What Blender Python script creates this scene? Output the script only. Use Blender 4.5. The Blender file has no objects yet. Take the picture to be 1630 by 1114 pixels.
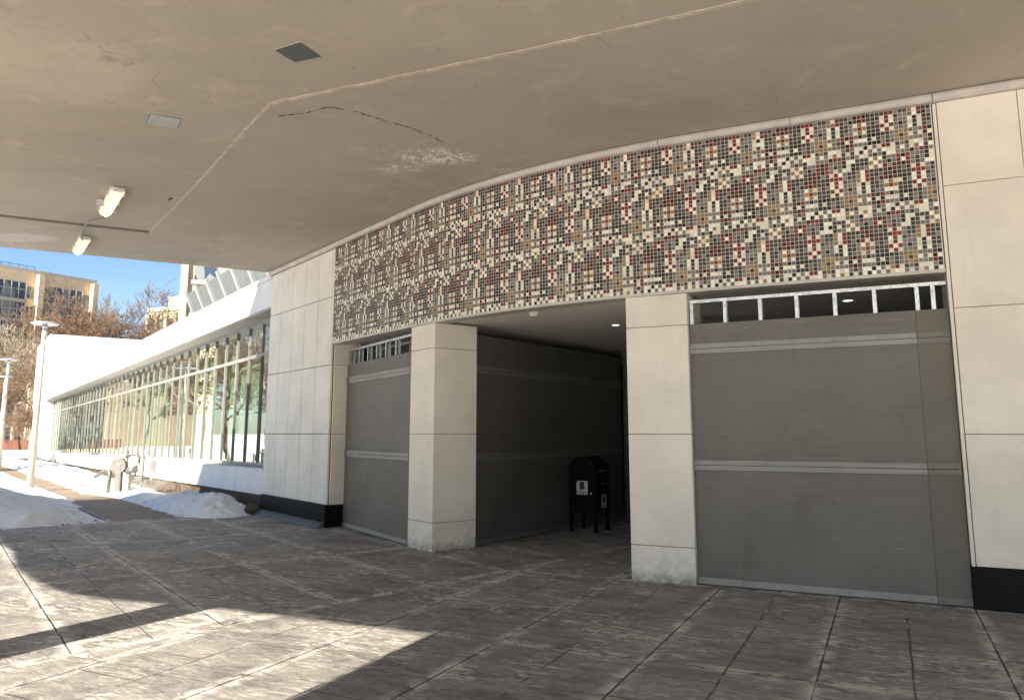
import bpy, bmesh, math, random
from mathutils import Vector, noise
random.seed(7)
R = math.radians
scene = bpy.context.scene
COL = scene.collection
GZ = -0.045          # level of the paving

# ------------------------------------------------------------------ helpers
class MB:
    """collects faces, builds ONE mesh object"""
    def __init__(s): s.v = []; s.f = []; s.mi = []; s.sm = []
    def face(s, pts, mi=0, smooth=False):
        b = len(s.v); s.v += [tuple(p) for p in pts]
        s.f.append(tuple(range(b, b+len(pts)))); s.mi.append(mi); s.sm.append(smooth)
    def hexa(s, p, mi=0):          # 8 points: bottom 4 ccw, top 4 ccw
        b = len(s.v); s.v += [tuple(q) for q in p]
        for f in ((3,2,1,0),(4,5,6,7),(0,1,5,4),(1,2,6,5),(2,3,7,6),(3,0,4,7)):
            s.f.append(tuple(b+i for i in f)); s.mi.append(mi); s.sm.append(False)
    def box(s, x0,x1,y0,y1,z0,z1, mi=0, F=None):
        p = [(x0,y0,z0),(x1,y0,z0),(x1,y1,z0),(x0,y1,z0),(x0,y0,z1),(x1,y0,z1),(x1,y1,z1),(x0,y1,z1)]
        if F: p = [F(*q) for q in p]
        s.hexa(p, mi)
    def prism(s, poly, z0, z1, mi=0):
        n = len(poly); b = len(s.v)
        s.v += [(x,y,z0) for x,y in poly]+[(x,y,z1) for x,y in poly]
        s.f.append(tuple(b+i for i in reversed(range(n)))); s.mi.append(mi); s.sm.append(False)
        s.f.append(tuple(b+n+i for i in range(n))); s.mi.append(mi); s.sm.append(False)
        for i in range(n):
            j=(i+1)%n
            s.f.append((b+i,b+j,b+n+j,b+n+i)); s.mi.append(mi); s.sm.append(False)
    def tube(s, pts, rad, n=10, mi=0, caps=True, smooth=True):
        pts=[Vector(p) for p in pts]
        if not hasattr(rad,'__len__'): rad=[rad]*len(pts)
        b=len(s.v); u=None
        for i,p in enumerate(pts):
            d=(pts[min(i+1,len(pts)-1)]-pts[max(i-1,0)])
            if d.length<1e-9: d=Vector((0,0,1))
            d.normalize()
            if u is None: u=d.orthogonal().normalized()
            u=(u-d*u.dot(d)); u=u.normalized() if u.length>1e-6 else d.orthogonal().normalized()
            w=d.cross(u)
            for k in range(n):
                a=2*math.pi*k/n
                s.v.append(tuple(p+(u*math.cos(a)+w*math.sin(a))*rad[i]))
        for i in range(len(pts)-1):
            for k in range(n):
                a=b+i*n+k; c=b+i*n+(k+1)%n
                s.f.append((a,c,c+n,a+n)); s.mi.append(mi); s.sm.append(smooth)
        if caps:
            s.f.append(tuple(b+k for k in reversed(range(n)))); s.mi.append(mi); s.sm.append(False)
            e=b+(len(pts)-1)*n
            s.f.append(tuple(e+k for k in range(n))); s.mi.append(mi); s.sm.append(False)
    def lathe(s, prof, c, n=24, mi=0, axis='z', smooth=True):
        b=len(s.v)
        for r,h in prof:
            for k in range(n):
                a=2*math.pi*k/n
                s.v.append((c[0]+r*math.cos(a), c[1]+r*math.sin(a), c[2]+h))
        for i in range(len(prof)-1):
            for k in range(n):
                a=b+i*n+k; q=b+i*n+(k+1)%n
                s.f.append((a,q,q+n,a+n)); s.mi.append(mi); s.sm.append(smooth)
    def build(s, name, mats, parent=None, bevel=0, tri=False, recalc=True, seg=2):
        me=bpy.data.meshes.new(name); me.from_pydata(s.v,[],s.f)
        if not isinstance(mats,(list,tuple)): mats=[mats]
        for m in mats: me.materials.append(m)
        for p,mi,sm in zip(me.polygons,s.mi,s.sm): p.material_index=mi; p.use_smooth=sm
        if tri or recalc:
            bm=bmesh.new(); bm.from_mesh(me)
            if recalc: bmesh.ops.recalc_face_normals(bm, faces=bm.faces)
            if tri: bmesh.ops.triangulate(bm, faces=[f for f in bm.faces if len(f.verts)>4])
            bm.to_mesh(me); bm.free()
        me.update()
        o=bpy.data.objects.new(name,me); COL.objects.link(o)
        if parent: o.parent=parent
        if bevel:
            m=o.modifiers.new('bevel','BEVEL'); m.width=bevel; m.segments=seg; m.limit_method='ANGLE'
        return o

def thing(name,label,cat,group=None,loc=(0,0,0)):
    o=bpy.data.objects.new(name,None); COL.objects.link(o); o.empty_display_size=.2
    o.location=loc
    o['label']=label; o['category']=cat
    if group: o['group']=group
    return o
def tag(o,label=None,cat=None,group=None,kind=None):
    if label: o['label']=label
    if cat: o['category']=cat
    if group: o['group']=group
    if kind: o['kind']=kind
    return o
def dup(root,loc,rotz=0,sc=1,label=None):
    r=root.copy(); COL.objects.link(r); r.location=loc; r.rotation_euler=(0,0,rotz); r.scale=(sc,)*3
    if label: r['label']=label
    for ch in list(root.children):
        c=ch.copy(); COL.objects.link(c); c.parent=r
        for g in list(ch.children):
            d=g.copy(); COL.objects.link(d); d.parent=c
    return r

# ------------------------------------------------------------------ node materials
class NT:
    def __init__(s,name):
        s.m=bpy.data.materials.new(name); s.m.use_nodes=True; s.t=s.m.node_tree
        s.t.nodes.clear(); s.out=s.n('ShaderNodeOutputMaterial')
    def n(s,typ,inp=None,**kw):
        nd=s.t.nodes.new(typ)
        for k,v in kw.items(): setattr(nd,k,v)
        if inp:
            for k,v in inp.items(): s.set(nd,k,v)
        return nd
    def set(s,nd,k,v):
        if isinstance(v,bpy.types.NodeSocket): s.t.links.new(v,nd.inputs[k])
        elif isinstance(v,bpy.types.Node): s.t.links.new(v.outputs[0],nd.inputs[k])
        else: nd.inputs[k].default_value=v
    def coord(s,what='Object'): return s.n('ShaderNodeTexCoord').outputs[what]
    def pos(s): return s.n('ShaderNodeNewGeometry').outputs['Position']
    def mapp(s,vec,scale=(1,1,1),rot=(0,0,0),loc=(0,0,0)):
        return s.n('ShaderNodeMapping',{'Vector':vec,'Scale':scale,'Rotation':rot,'Location':loc})
    def noise(s,vec,scale,detail=4,rough=.55,dist=0):
        return s.n('ShaderNodeTexNoise',{'Vector':vec,'Scale':scale,'Detail':detail,'Roughness':rough,'Distortion':dist}).outputs['Fac']
    def ramp(s,fac,a,b,lo=0.,hi=1.):
        return s.n('ShaderNodeMapRange',{'Value':fac,'From Min':a,'From Max':b,'To Min':lo,'To Max':hi}).outputs[0]
    def math(s,op,a,b=0.,c=None,clamp=False):
        nd=s.n('ShaderNodeMath',operation=op,use_clamp=clamp); s.set(nd,0,a); s.set(nd,1,b)
        if c is not None: s.set(nd,2,c)
        return nd.outputs[0]
    def mix(s,fac,a,b,blend='MIX'):
        nd=s.n('ShaderNodeMix',data_type='RGBA',blend_type=blend)
        s.set(nd,0,fac)
        for i,v in ((6,a),(7,b)):
            if isinstance(v,tuple) and len(v)==3: v=v+(1,)
            s.set(nd,i,v)
        return nd.outputs[2]
    def bump(s,h,strength=.3,dist=.01,normal=None):
        nd=s.n('ShaderNodeBump',{'Height':h,'Strength':strength,'Distance':dist})
        if normal: s.set(nd,'Normal',normal)
        return nd.outputs[0]
    def bsdf(s,**kw):
        b=s.n('ShaderNodeBsdfPrincipled')
        for k,v in kw.items():
            k=k.replace('_',' ')
            if isinstance(v,tuple) and len(v)==3: v=v+(1,)
            s.set(b,k,v)
        s.t.links.new(b.outputs[0],s.out.inputs[0]); return b
def simple(name,col,rough=.6,metal=0,nscale=6,var=.15,bump=.0,spec=.4):
    t=NT(name); v=t.coord(); f=t.noise(v,nscale,5)
    c=t.mix(t.ramp(f,.3,.7),tuple(x*(1-var) for x in col),tuple(min(1,x*(1+var)) for x in col))
    kw=dict(Base_Color=c,Roughness=rough,Metallic=metal); kw['Specular_IOR_Level']=spec
    if bump: kw['Normal']=t.bump(t.noise(v,nscale*6,4),bump,.005)
    t.bsdf(**kw); return t.m

# --- soffit concrete
def mat_ceiling():
    t=NT('soffit_concrete'); v=t.pos()
    n1=t.noise(v,.35,6,.6); n2=t.noise(t.mapp(v,(.6,3.0,1),rot=(0,0,R(62))),1.2,6,.6); n3=t.noise(v,14,6,.7)
    n4=t.noise(v,1.6,8,.7,.6)
    c=t.mix(t.ramp(n1,.35,.65),(.415,.37,.305),(.50,.45,.375))
    c=t.mix(t.ramp(n2,.35,.68,0,.5),c,(.52,.45,.37)); c=t.mix(t.ramp(t.noise(v,4.5,8,.75,.8),.56,.70,0,.35),c,(.44,.37,.30))
    c=t.mix(t.ramp(n4,.54,.72,0,.45),c,(.76,.67,.56))
    c=t.mix(t.ramp(n3,.42,.7,0,.22),c,(.42,.35,.28))
    # efflorescence patch near the crack and old pale repair, as worn surface pattern
    def blob(cx,cy,r,w,col,amt,c,lo=.50,hi=.60,sc=3.5,rot=0,str_=1):
        p=t.mapp(v,(1,1,0),loc=(-cx,-cy,0))
        p=t.mapp(p,(1/r,str_/r,0),rot=(0,0,rot))
        L=t.n('ShaderNodeVectorMath',{0:p},operation='LENGTH').outputs['Value']
        nn=t.noise(v,sc,8,.75,1.0)
        m=t.math('MULTIPLY',t.ramp(L,1,1-w),t.ramp(nn,lo,hi))
        return t.mix(t.math('MULTIPLY',m,amt,clamp=True),c,col)
    c=blob(-1.0,9.75,.62,.5,(.95,.90,.82),1.,c,.47,.55,6,R(20),1.6)
    c=blob(-1.55,10.2,.45,.5,(.92,.87,.8),.9,c,.48,.56,7,R(20),2.0)
    c=blob(-1.9,9.9,.9,.5,(.64,.57,.48),.6,c,.45,.62,2.4)
    c=blob(-4.6,7.2,1.1,.45,(.66,.575,.46),.55,c,.28,.5,1.6)
    c=blob(-9.3,14.0,.9,.3,(.66,.62,.57),.7,c,.35,.5,3.5,R(30),2.4)
    c=blob(-1.55,9.35,.25,.7,(.36,.17,.07),.8,c,.56,.64,9)
    c=blob(-3.9,6.9,.45,.8,(.24,.20,.16),.8,c,.52,.62,6)
    c=blob(-4.4,8.0,.5,.9,(.22,.18,.15),.7,c,.58,.66,8)
    c=blob(-4.4,6.2,.5,.9,(.22,.18,.15),.7,c,.56,.66,8)
    # pits
    vo=t.n('ShaderNodeTexVoronoi',{'Vector':v,'Scale':2.2}); d=vo.outputs['Distance']
    c=t.mix(t.ramp(d,.02,.035,.85,0),c,(.10,.08,.07))
    h=t.math('ADD',n3,t.math('MULTIPLY',n2,1.5))
    t.bsdf(Base_Color=c,Roughness=.85,Normal=t.bump(h,.35,.01)); return t.m
M={}
M['ceil']=mat_ceiling()
M['ceil_strip']=simple('strip_mortar',(.62,.545,.445),.85,0,9,.25,.3)
M['ceil_dark']=simple('step_shadow_and_lintel',(.16,.13,.10),.9,0,9,.2)  # dark tone of the painted shadow strip on the soffit; the lintel shares it
M['crack']=simple('crack_dark',(.05,.04,.035),.95,0,30,.3)
M['canopy_edge']=simple('canopy_edge',(.40,.36,.31),.85,0,3,.15,.3)

# --- pale stone cladding
def mat_stone(name,col,dirt=.5,vein=.06):
    t=NT(name); v=t.pos(); sep=t.n('ShaderNodeSeparateXYZ',{0:v}); z=sep.outputs[2]
    n1=t.noise(v,1.3,6,.6); n2=t.noise(v,60,4,.7); n3=t.noise(v,5,8,.7,.6)
    c=t.mix(t.ramp(n1,.35,.65),tuple(x*.89 for x in col),tuple(min(1,x*1.05) for x in col))
    c=t.mix(t.ramp(n2,.4,.7,0,.16),c,tuple(x*.72 for x in col))
    c=t.mix(t.ramp(n3,.58,.75,0,.30),c,tuple(x*.78 for x in col))
    zi=t.math('FLOOR',t.math('DIVIDE',t.math('SUBTRACT',z,.36),1.2885))
    wn=t.n('ShaderNodeTexWhiteNoise',{'W':zi},noise_dimensions='1D').outputs['Value']
    c=t.mix(t.math('MULTIPLY',wn,.14),c,tuple(x*.72 for x in col))
    # splash dirt near the paving
    low=t.ramp(z,.75,GZ,0,1)
    m=t.math('MULTIPLY',t.math('POWER',low,2.0),t.ramp(n3,.40,.62))
    c=t.mix(t.math('MULTIPLY',m,dirt,clamp=True),c,(.20,.175,.145))
    m2=t.math('MULTIPLY',t.ramp(z,.10,GZ,0,1),t.ramp(t.noise(v,18,5,.7),.35,.55))
    c=t.mix(t.math('MULTIPLY',m2,dirt*1.4,clamp=True),c,(.13,.10,.07))
    st=t.noise(t.mapp(v,(6,6,.35)),2.2,5,.7)
    c=t.mix(t.ramp(st,.58,.74,0,.22),c,tuple(x*.66 for x in col))
    t.bsdf(Base_Color=c,Roughness=.62,Specular_IOR_Level=.3,Normal=t.bump(t.math('ADD',n2,n3),.12,.004)); return t.m
M['stone']=mat_stone('cast_stone_cream',(.90,.82,.705),.5)
M['stone_sky']=mat_stone('cast_stone_skylit',(.86,.82,.75),.15)  # same stone, less saturated: cool sky light put into the colour
M['stone_long']=mat_stone('white_panel_long_building',(.80,.79,.78),.2)
M['joint']=simple('joint_seal',(.16,.14,.12),.9)
M['black']=simple('black_granite',(.007,.007,.008),.45,0,6,.4,0,.12)
M['mould']=simple('white_moulding',(.60,.555,.50),.55,0,4,.12,.1)

# --- fibre-cement board
def mat_board(name,col,light=.5):
    t=NT(name); v=t.coord()
    a=t.noise(t.mapp(v,(.6,.6,26)),2.0,5,.65); b=t.noise(v,1.1,5,.6); c0=t.noise(t.mapp(v,(1.3,1.3,30)),1.6,7,.75,.3)
    c=t.mix(t.ramp(a,.3,.7),tuple(x*.80 for x in col),tuple(x*1.17 for x in col))
    c=t.mix(t.ramp(b,.35,.65,0,.7),c,tuple(x*1.28 for x in col)); c=t.mix(t.ramp(t.noise(v,3.2,8,.75,1.2),.54,.68,0,.35),c,tuple(x*1.5 for x in col)); c=t.mix(t.ramp(t.noise(t.mapp(v,(2.2,2.2,.5)),1.3,6,.7),.56,.7,0,.4),c,tuple(x*.7 for x in col))
    m=t.math('MULTIPLY',t.ramp(c0,.60,.72),t.ramp(t.noise(v,.9,3),.45,.62))
    c=t.mix(t.math('MULTIPLY',m,light,clamp=True),c,(.40,.385,.36))
    sp=t.n('ShaderNodeTexVoronoi',{'Vector':v,'Scale':4.5}).outputs['Distance']
    c=t.mix(t.ramp(sp,.018,.028,.8,0),c,(.55,.53,.5))
    t.bsdf(Base_Color=c,Roughness=.55,Specular_IOR_Level=.4,Normal=t.bump(a,.12,.003)); return t.m
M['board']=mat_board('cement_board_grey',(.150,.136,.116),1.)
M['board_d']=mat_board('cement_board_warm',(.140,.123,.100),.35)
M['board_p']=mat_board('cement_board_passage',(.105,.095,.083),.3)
M['batten']=mat_board('batten_grey',(.29,.275,.25),1.)
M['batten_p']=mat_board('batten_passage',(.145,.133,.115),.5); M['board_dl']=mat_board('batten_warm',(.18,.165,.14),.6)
M['screw']=simple('screw_head',(.05,.05,.05),.5,.5)
def mat_galv():
    t=NT('galvanised_steel'); v=t.coord()
    f=t.n('ShaderNodeTexVoronoi',{'Vector':v,'Scale':30}).outputs['Color']
    g=t.n('ShaderNodeSeparateColor',{0:f}).outputs[0]
    c=t.mix(g,(.42,.43,.44),(.72,.72,.71))
    t.bsdf(Base_Color=c,Roughness=t.ramp(g,0,1,.28,.42),Metallic=.75); return t.m
M['galv']=mat_galv()

# --- mosaic
def mat_tile():
    t=NT('glazed_mosaic_tile')
    a=t.n('ShaderNodeAttribute',attribute_name='tile').outputs['Color']
    v=t.pos(); n=t.noise(v,45,4,.6); n2=t.noise(v,.9,4,.6)
    c=t.mix(t.ramp(n,.3,.7,0,.06),a,(.5,.46,.40)); c=t.mix(t.ramp(n2,.35,.7,0,.05),c,(.35,.30,.25))
    t.bsdf(Base_Color=c,Roughness=t.ramp(n,.3,.7,.22,.42),Specular_IOR_Level=.18,Normal=t.bump(n,.08,.002)); return t.m
M['tile']=mat_tile()
M['grout']=simple('grout_cream',(.76,.71,.60),.8,0,20,.1)

# --- paving
def mat_paving():
    t=NT('stamped_concrete'); p=t.pos()
    sep=t.n('ShaderNodeSeparateXYZ',{0:p}); X,Y=sep.outputs[0],sep.outputs[1]
    # field boundary runs from the bend of the facade towards the viewer
    a=R(228); bx,by=-.045,10.07
    side=t.math('ADD',t.math('MULTIPLY',t.math('SUBTRACT',X,bx),-math.sin(a)),t.math('MULTIPLY',t.math('SUBTRACT',Y,by),math.cos(a)))
    sel=t.math('GREATER_THAN',side,0)     # 1 = right hand field
    def field(ang,ox,oy):
        q=t.mapp(p,(1,1,1),loc=(-ox,-oy,0)); q=t.mapp(q,rot=(0,0,R(ang)))
        wob=t.n('ShaderNodeTexNoise',{'Vector':p,'Scale':3.0,'Detail':3}).outputs['Color']
        w=t.n('ShaderNodeVectorMath',{0:wob,1:(.5,.5,.5)},operation='SUBTRACT')
        w=t.n('ShaderNodeVectorMath',{0:w,3:.018},operation='SCALE')
        q2=t.n('ShaderNodeVectorMath',{0:q,1:w},operation='ADD').outputs[0]
        b=t.n('ShaderNodeTexBrick',{'Vector':q2,'Scale':1.0,'Mortar Size':.010,'Mortar Smooth':.3,'Brick Width':.91,'Row Height':.61,'Color1':(.3,.3,.3,1),'Color2':(.7,.7,.7,1),'Bias':0.},offset=.37,offset_frequency=2,squash=.62,squash_frequency=3)
        s2=t.n('ShaderNodeSeparateXYZ',{0:q})
        def lines(val,per,w,off=0):
            f=t.math('FRACT',t.math('DIVIDE',t.math('ADD',val,off),per))
            d=t.math('MULTIPLY',t.math('MINIMUM',f,t.math('SUBTRACT',1.,f)),per)
            return d
        dx=lines(s2.outputs[1],1.22,0,0.0); dy=lines(s2.outputs[0],3.05,0)
        return b.outputs['Fac'],t.n('ShaderNodeSeparateColor',{0:b.outputs['Color']}).outputs[0],t.math('MINIMUM',dx,dy)
    # right field: joints square to the right facade; left field: along the left wall
    f1,c1,d1=field(-64.3,4.53,7.87); f2,c2,d2=field(53.2,-3.4,14.43)
    pick=lambda a_,b_: t.n('ShaderNodeMix',{0:sel,2:b_,3:a_}).outputs[0]
    fac=pick(f1,f2); cc=pick(c1,c2); dj=pick(d1,d2)
    dj=t.math('MINIMUM',dj,t.math('ABSOLUTE',side))
    n1=t.noise(p,.55,6,.6); n2=t.noise(p,5,9,.74,.4); n3=t.noise(p,55,5,.75)
    q=t.mapp(p,rot=(0,0,R(25.7)))
    str_=t.noise(t.mapp(q,(1.4,4.2,1)),2.2,10,.78,.5)      # slate-like stamped relief, drawn out along the facade
    fine=t.noise(t.mapp(q,(5,15,1)),2.6,8,.8,.3)
    big=t.noise(t.mapp(q,(1.0,2.0,1)),.9,7,.65,.8)
    patch=t.ramp(t.noise(p,.8,5,.6),.42,.62)
    base=t.mix(t.ramp(n1,.3,.7),(.158,.154,.152),(.245,.237,.229))
    base=t.mix(t.ramp(cc,.3,.7,0,.75),base,(.115,.110,.106))
    base=t.mix(t.ramp(big,.40,.62,0,.6),base,(.36,.342,.318))
    base=t.mix(t.ramp(big,.46,.34,0,.55),base,(.11,.103,.098))
    base=t.mix(t.ramp(str_,.46,.60,0,.5),base,(.42,.40,.37))
    base=t.mix(t.math('MULTIPLY',t.ramp(fine,.50,.60),t.math('ADD',t.math('MULTIPLY',patch,.55),.15)),base,(.56,.535,.50))
    base=t.mix(t.ramp(fine,.46,.38,0,.40),base,(.09,.085,.08))
    base=t.mix(t.ramp(n3,.52,.68,0,.35),base,(.09,.085,.08))
    bl=t.math('MULTIPLY',t.ramp(t.noise(t.mapp(q,(1.2,4,1)),4.5,8,.7,.8),.53,.60),patch)
    near=t.math('MULTIPLY',t.ramp(dj,.11,0.,0,1),t.ramp(n2,.45,.54,0,.95))
    nearb=t.math('MULTIPLY',fac,t.ramp(t.noise(p,2.6,5,.7),.46,.56,0,1.))
    bloom=t.math('ADD',t.math('MULTIPLY',bl,.95),t.math('ADD',near,nearb),clamp=True)
    base=t.mix(bloom,base,(.74,.71,.66))
    spk=t.ramp(t.n('ShaderNodeTexVoronoi',{'Vector':p,'Scale':7.}).outputs['Distance'],.03,.07,.9,0)
    base=t.mix(t.math('MULTIPLY',spk,t.ramp(n1,.47,.6)),base,(.75,.74,.72))
    g=t.math('MULTIPLY',fac,t.ramp(t.noise(p,2.1,4),.38,.50,0,.85)); base=t.mix(g,base,(.05,.045,.042))
    wobd=t.math('ADD',dj,t.math('MULTIPLY',t.math('SUBTRACT',n2,.5),.012))
    cut=t.math('MULTIPLY',t.ramp(wobd,.0075,.002,0,1),t.ramp(t.noise(p,1.5,5,.7),.36,.52,.15,.95)); base=t.mix(cut,base,(.028,.025,.023))
    h=t.math('ADD',t.math('MULTIPLY',str_,1.0),t.math('MULTIPLY',fine,.45))
    h=t.math('SUBTRACT',h,t.math('MULTIPLY',t.math('ADD',fac,cut),.35))
    h=t.math('ADD',h,t.math('MULTIPLY',n3,.10))
    t.bsdf(Base_Color=base,Roughness=t.ramp(n2,.3,.7,.45,.75),Specular_IOR_Level=.4,Normal=t.bump(h,1.0,.032)); return t.m
M['pave']=mat_paving()
def mat_snow(name='snow',dirt=.3,blue=0):
    t=NT(name); p=t.pos(); n1=t.noise(p,2.2,7,.65,.4); n2=t.noise(p,14,6,.7)
    c=t.mix(t.ramp(n2,.35,.7,0,.5),(.86,.87,.89),(.78,.79,.82))
    c=t.mix(t.ramp(n1,.60,.74,0,dirt),c,(.42,.37,.32))
    t.bsdf(Base_Color=c,Roughness=.6,Specular_IOR_Level=.25,Normal=t.bump(t.math('ADD',n1,t.math('MULTIPLY',n2,.5)),.6,.05)); return t.m
M['snow']=mat_snow(); M['snow_d']=mat_snow('snow_trodden',.6)
def mat_path():
    t=NT('path_concrete'); p=t.pos(); n=t.noise(p,5,6,.7); n2=t.noise(p,.8,4)
    q=t.mapp(p,rot=(0,0,R(54)))
    x=t.n('ShaderNodeSeparateXYZ',{0:q}).outputs[0]
    f=t.math('FRACT',t.math('DIVIDE',x,1.5)); cut=t.ramp(t.math('MINIMUM',f,t.math('SUBTRACT',1.,f)),.012,.006)
    c=t.mix(t.ramp(n,.3,.7),(.21,.165,.12),(.29,.235,.175)); c=t.mix(t.ramp(n2,.4,.65,0,.5),c,(.15,.12,.09)); c=t.mix(cut,c,(.07,.06,.05))
    t.bsdf(Base_Color=c,Roughness=.8,Normal=t.bump(n,.3,.01)); return t.m
M['path']=mat_path()
M['mulch']=simple('mulch_bed',(.10,.075,.055),.95,0,12,.5,.8)
M['metal_g']=simple('painted_frame_grey',(.27,.275,.26),.4,.2,5,.08)
M['metal_shade_dk']=simple('bracket_metal_and_shade',(.035,.037,.04),.5)  # bracket metal, also the shade painted on the mullions
M['sofw']=simple('window_soffit',(.52,.49,.44),.7)
M['lamp_pole']=simple('painted_pole_cream',(.55,.49,.39),.45,.1,3,.08)
M['lamp_head']=simple('lamp_head_grey',(.48,.50,.52),.35,.5)
M['pipe']=simple('gas_pipe_grey',(.14,.143,.14),.45,.4,10,.2)
M['pipe_l']=simple('meter_body_pale',(.15,.145,.135),.5,.1,8,.15)
M['rust']=simple('rusty_base',(.24,.12,.06),.9)
M['boxgrey']=simple('utility_box',(.22,.215,.21),.5,.2)
M['mail']=simple('black_enamel',(.004,.004,.0045),.5,.0,4,.2,0,.08)
M['paper']=simple('paper_sticker',(.62,.60,.56),.7)
M['ink']=simple('printed_ink',(.05,.04,.04),.7)
M['red_ink']=simple('printed_red',(.16,.05,.04),.7)
M['plastic']=simple('white_plastic',(.72,.71,.67),.4)
M['plate_d']=simple('access_plate_dark',(.13,.145,.148),.45,.4,3,.25)
M['plate_l']=simple('access_plate_light',(.50,.51,.50),.5,.3,3,.15)
M['rock']=simple('boulder_stone',(.09,.08,.07),.9,0,7,.4,.6)
M['int_ceil']=simple('entrance_soffit_plaster',(.90,.85,.79),.8,0,3,.04)
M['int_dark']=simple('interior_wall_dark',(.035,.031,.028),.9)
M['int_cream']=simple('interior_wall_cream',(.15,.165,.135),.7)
M['int_tan']=simple('interior_board_tan',(.13,.115,.09),.8)
M['col']=simple('round_column',(.42,.38,.32),.7)
def emis(name,col,st):
    t=NT(name); e=t.n('ShaderNodeEmission',{'Color':col+(1,),'Strength':st}); t.t.links.new(e.outputs[0],t.out.inputs[0]); return t.m
M['tubeglow']=emis('fluorescent_diffuser_lit',(1,.86,.62),1.3)
M['tubecore']=emis('fluorescent_tube_lit',(1,.90,.66),3.2)
M['dl']=emis('downlight_lit',(1,.93,.8),3.5)
M['lamp_body']=simple('fixture_polycarbonate',(.66,.60,.50),.35)
def mat_glass():
    t=NT('window_glass')
    lw=t.n('ShaderNodeLayerWeight',{'Blend':.5}).outputs['Facing']
    fac=t.ramp(lw,0,1,.28,.80)
    v=t.pos(); nb=t.bump(t.noise(v,1.1,2),.10,.012)
    gl=t.n('ShaderNodeBsdfGlossy',{'Color':(.92,.97,.95,1),'Roughness':.0,'Normal':nb})
    tr=t.n('ShaderNodeBsdfTransparent',{'Color':(.70,.82,.74,1)})
    mx=t.n('ShaderNodeMixShader',{0:fac,1:tr.outputs[0],2:gl.outputs[0]})
    t.t.links.new(mx.outputs[0],t.out.inputs[0]); return t.m
M['glass']=mat_glass()
M['blind']=simple('green_glass_blind',(.34,.50,.33),.7,0,2,.15)
M['seam']=simple('standing_seam_grey',(.19,.215,.22),.45,.3,3,.08)
M['seam_rib']=simple('seam_rib_grey',(.30,.33,.34),.4,.3,3,.08)
def mat_masonry(name,col):
    t=NT(name); v=t.coord(); n=t.noise(v,.5,6,.6)
    z=t.n('ShaderNodeSeparateXYZ',{0:t.pos()}).outputs[2]
    f=t.math('FRACT',t.math('DIVIDE',z,.4)); c=t.mix(t.ramp(n,.3,.7),tuple(x*.85 for x in col),tuple(x*1.1 for x in col))
    c=t.mix(t.ramp(f,.0,.06,.35,0),c,tuple(x*.6 for x in col))
    t.bsdf(Base_Color=c,Roughness=.85); return t.m
M['apt']=mat_masonry('apartment_brick_tan',(.62,.50,.33)); M['apt2']=mat_masonry('apartment_brick_sand',(.38,.32,.23))
M['apt_trim']=simple('apartment_trim',(.38,.36,.32),.7)
def mat_aptglass():
    t=NT('apartment_glass'); v=t.coord(); n=t.n('ShaderNodeTexVoronoi',{'Vector':t.mapp(v,(1.1,1.1,.38)),'Scale':1.0}).outputs['Color']
    g=t.n('ShaderNodeSeparateColor',{0:n}).outputs[0]
    c=t.mix(t.ramp(g,.55,.75),(.03,.045,.07),(.16,.17,.16)); t.bsdf(Base_Color=c,Roughness=.15,Specular_IOR_Level=.8); return t.m
M['apt_glass']=mat_aptglass()
M['rail_blue']=simple('roof_rail_blue',(.10,.15,.28),.5)
def mat_bark(name,a,b,sc=2):
    t=NT(name); v=t.coord(); n=t.noise(v,sc,5,.7)
    t.bsdf(Base_Color=t.mix(t.ramp(n,.4,.6),a,b),Roughness=.9); return t.m
M['bark_pale']=mat_bark('sycamore_bark',(.15,.12,.085),(.34,.29,.22))
M['bark_br']=mat_bark('brown_bark',(.07,.05,.035),(.15,.11,.08))
M['twig']=mat_bark('twig_brown',(.13,.085,.055),(.24,.165,.11))
M['leafb']=mat_bark('dry_leaf_brown',(.13,.08,.045),(.22,.14,.08),9)
M['wallstone']=simple('low_stone_wall',(.34,.30,.24),.9,0,5,.3)
M['redwall']=simple('red_brick_wall',(.12,.05,.035),.9,0,5,.3)

# ------------------------------------------------------------------ facade geometry
A0=Vector((-3.40,14.43)); H0=Vector((.610,-.792)); LB=3.0
P1=A0+H0*LB
H1=Vector((.901,-.434)); TURN=R(52.4-25.7); RAD=10.53
NB=Vector((.792,.610)); CEN=P1+NB*RAD
LA=RAD*TURN; LE=2.576; SEND=LB+LA+LE
def fac(s,off=0.,z=0.):
    """point on the facade; s along it, off behind it (negative = proud)"""
    if s<=LB: p=A0+H0*s; n=NB
    elif s<=LB+LA:
        a=(s-LB)/RAD; a0=math.atan2(-NB.y,-NB.x)+a
        n=-Vector((math.cos(a0),math.sin(a0))); p=CEN-n*RAD
    else:
        p=fac(LB+LA)[:2]; p=Vector(p)+H1*(s-LB-LA); n=Vector((.434,.901))
    q=p+n*off
    return (q.x,q.y,z)
def ssteps(a,b,st=.25):
    n=max(1,int(math.ceil((b-a)/st)))
    return [a+(b-a)*i/n for i in range(n+1)]
def fac_slab(mb,a,b,o0,o1,z0,z1,mi=0,st=.25):
    ss=ssteps(a,b,st) if (b>LB-.01 and a<LB+LA+.01) else [a,b]
    for u,v in zip(ss[:-1],ss[1:]):
        mb.hexa([fac(u,o0,z0),fac(v,o0,z0),fac(v,o1,z0),fac(u,o1,z0),fac(u,o0,z1),fac(v,o0,z1),fac(v,o1,z1),fac(u,o1,z1)],mi)
Z_MB,Z_MT,Z_C=3.35,5.165,5.27
JZ=[.36,1.645,2.93,4.235,5.165]

civic=thing('civic_building','pale stone civic building entrance with a curved mosaic band over dark boarded openings','building')
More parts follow.
